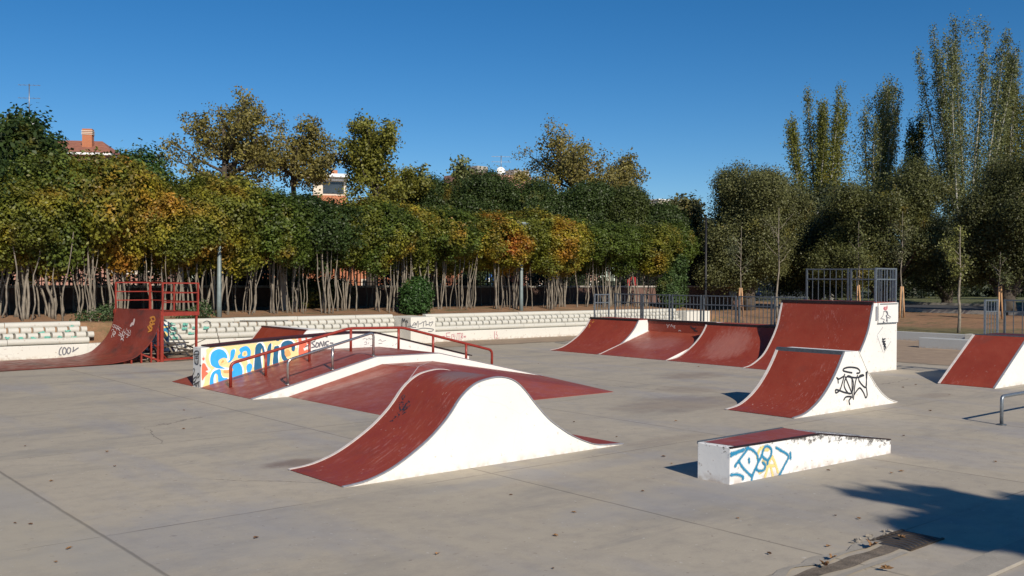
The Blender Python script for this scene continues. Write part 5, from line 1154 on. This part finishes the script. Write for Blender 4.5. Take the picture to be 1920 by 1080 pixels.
for q,w_ in ((-3.4,1.2),(1.0,.9),(2.2,.7)): MB().box(x+q,x+q+w_,y+.2,y+1.5,zat(332,90)+.002,zat(320,90)).build('roof_block','kerb_stone',t)
x,y=depth_pt(1247,90); t=thing('apartment_building','pale facade bit between the last dome and the grey-green trees','building',(x,y,0)); MB().box(x-1,x+1,y,y+3,-.9,zat(378,90)).build('wall','cream',t); MB().box(x-1.1,x+1.1,y-.1,y+3,zat(378,90)+.002,zat(376,90)).build('roof','white_plastic',t)

# parasols
def parasol(label,px,d,w_):
    x,y=depth_pt(px,d); z0=-.55; t=thing('parasol',label,'parasol',(x,y,z0),'white parasols beyond the railings'); zr=zat(546,d); zt=zat(533,d)
    MB().tube([(x,y,z0),(x,y,zt)],.04,8).build('parasol_pole','galv_dark',t)
    b=MB(); vs=[(x,y,zt)]+[(x+w_*math.cos(k*math.pi/4),y+w_*math.sin(k*math.pi/4),zr) for k in range(8)]+[(x+w_*math.cos(k*math.pi/4),y+w_*math.sin(k*math.pi/4),zr-.15) for k in range(8)]
    b.add(vs,[(0,1+k,1+(k+1)%8) for k in range(8)]+[(1+k,9+k,9+(k+1)%8,1+(k+1)%8) for k in range(8)]); b.build('parasol_canopy','parasol_cloth',t)
parasol('left white parasol seen between the stems beyond the railings',1006,62,.95); parasol('middle white parasol seen between the stems beyond the railings',1050,62,1.15); parasol('right white parasol seen between the stems beyond the railings',1105,62,.95)
# parked cars
def car(label,px,d,ang,m,z0=None):
    x,y=depth_pt(px,d); z0=hill(x,y) if z0 is None else z0; t=thing('parked_car',label,'car',(x,y,z0))
    pr=[(-2.1,.3),(-2.1,.75),(-1.95,.88),(-1.2,.95),(-.55,1.42),(.75,1.45),(1.35,1.0),(2.0,.88),(2.15,.6),(2.15,.3)]
    n=len(pr); b=MB(); b.add([(x+a,y-.82,z0+z) for a,z in pr]+[(x+a,y+.82,z0+z) for a,z in pr],[tuple(range(n)),tuple(range(2*n-1,n-1,-1))]+[(i,i+n,(i+1)%n+n,(i+1)%n) for i in range(n)]); b.build('body',m,t,.06)
    for s_ in (-1,1):
        b=MB(); q=[(-1.05,.98),(-.5,1.36),(.05,1.38),(.05,.98)]; b.add([(x+a,y+s_*.83,z0+z) for a,z in q],[(0,1,2,3)]); q=[(.12,.98),(.12,1.38),(.7,1.37),(1.2,1.0)]; b.add([(x+a,y+s_*.83,z0+z) for a,z in q],[(0,1,2,3)]); b.build('side_window','glass',t)
        for wx in (-1.35,1.35):
            MB().tube([(x+wx,y+s_*.66,z0+.32),(x+wx,y+s_*.86,z0+.32)],.32,16).build('wheel','rubber',t)
    b=MB(); b.add([(x-1.22,y-.7,z0+.98),(x-.6,y-.66,z0+1.4),(x-.6,y+.66,z0+1.4),(x-1.22,y+.7,z0+.98)],[(0,1,2,3)]); b.v=[(a-.02,c,e+.02) for a,c,e in b.v]; b.build('windscreen','glass',t)
    for s_ in (-1,1): MB().box(x-2.13,x-2.08,y+s_*.62-.14,y+s_*.62+.14,z0+.62,z0+.76).build('headlight','white_plastic',t)
    t.rotation_euler=(0,0,ang)
car('dark blue parked car behind the orange pillars',1366,68,-.4,'car_blue'); car('blue-grey parked car half hidden in the dark thicket behind the fence',1455,76,-.6,'car_dark'); car('white parked car seen between stems right of the parasols',1175,66,-.3,'car_white',-.5)
# road signs
def sign(label,px,d,yc,kind):
    x,y=depth_pt(px,d); z=zat(yc,d); t=thing('road_sign',label,'road sign',(x,y,hill(x,y))); n=Vector((-.65,-.76,0)); rr=Vector((.76,-.65,0))
    MB().tube([(x,y,hill(x,y)-.1),(x,y,z+.3)],.035,8).build('sign_pole','galv',t)
    def poly(r,k,off,rot0,m,nm,cz=z):
        c=Vector((x,y,cz)); P=[c+n*(.045+off)+rr*math.cos(rot0+2*math.pi*i/k)*r+Vector((0,0,1))*math.sin(rot0+2*math.pi*i/k)*r for i in range(k)]; Q=[p-n*.012 for p in P]
        b=MB(); b.add(P+Q,[tuple(range(k)),tuple(range(2*k-1,k-1,-1))]+[(i,(i+1)%k,(i+1)%k+k,i+k) for i in range(k)]); b.build(nm,m,t)
    if kind=='tri': poly(.36,3,0,math.pi/2,'sign_red','sign_plate'); poly(.22,3,.014,math.pi/2,'white_plastic','sign_face'); poly(.2,16,0,0,'galv_dark','round_plate',z-.42)
    if kind=='blue': poly(.28,20,0,0,'sign_blue','sign_plate'); poly(.1,4,.014,0,'white_plastic','sign_face')
    if kind=='red': poly(.28,20,0,0,'sign_red','sign_plate'); poly(.12,4,.014,math.pi/4,'white_plastic','sign_face')
sign('triangular red-bordered warning sign behind the barred fence',1374,50,535,'tri'); sign('round blue road sign between the stems right of the round bush',917,46,529,'blue'); sign('round red sign with white centre seen between stems',1186,50,531,'red')
# stones near the pale trunk
for k,px in enumerate((1545,1567,1580)):
    x,y=depth_pt(px,52); mbb=MB(); chunk(mbb,(x,y,hill(x,y)+.1),.35-.06*k,70+k); tag(mbb.build('boulder','rubble'),'pale boulder on the earth behind the tallest quarter pipe railing','rock','boulders behind the tallest ramp')
# off-frame trees that shade the park path
for k,(x,y) in enumerate([(46,2),(52,-4),(58,4),(50,10)]):
    pass
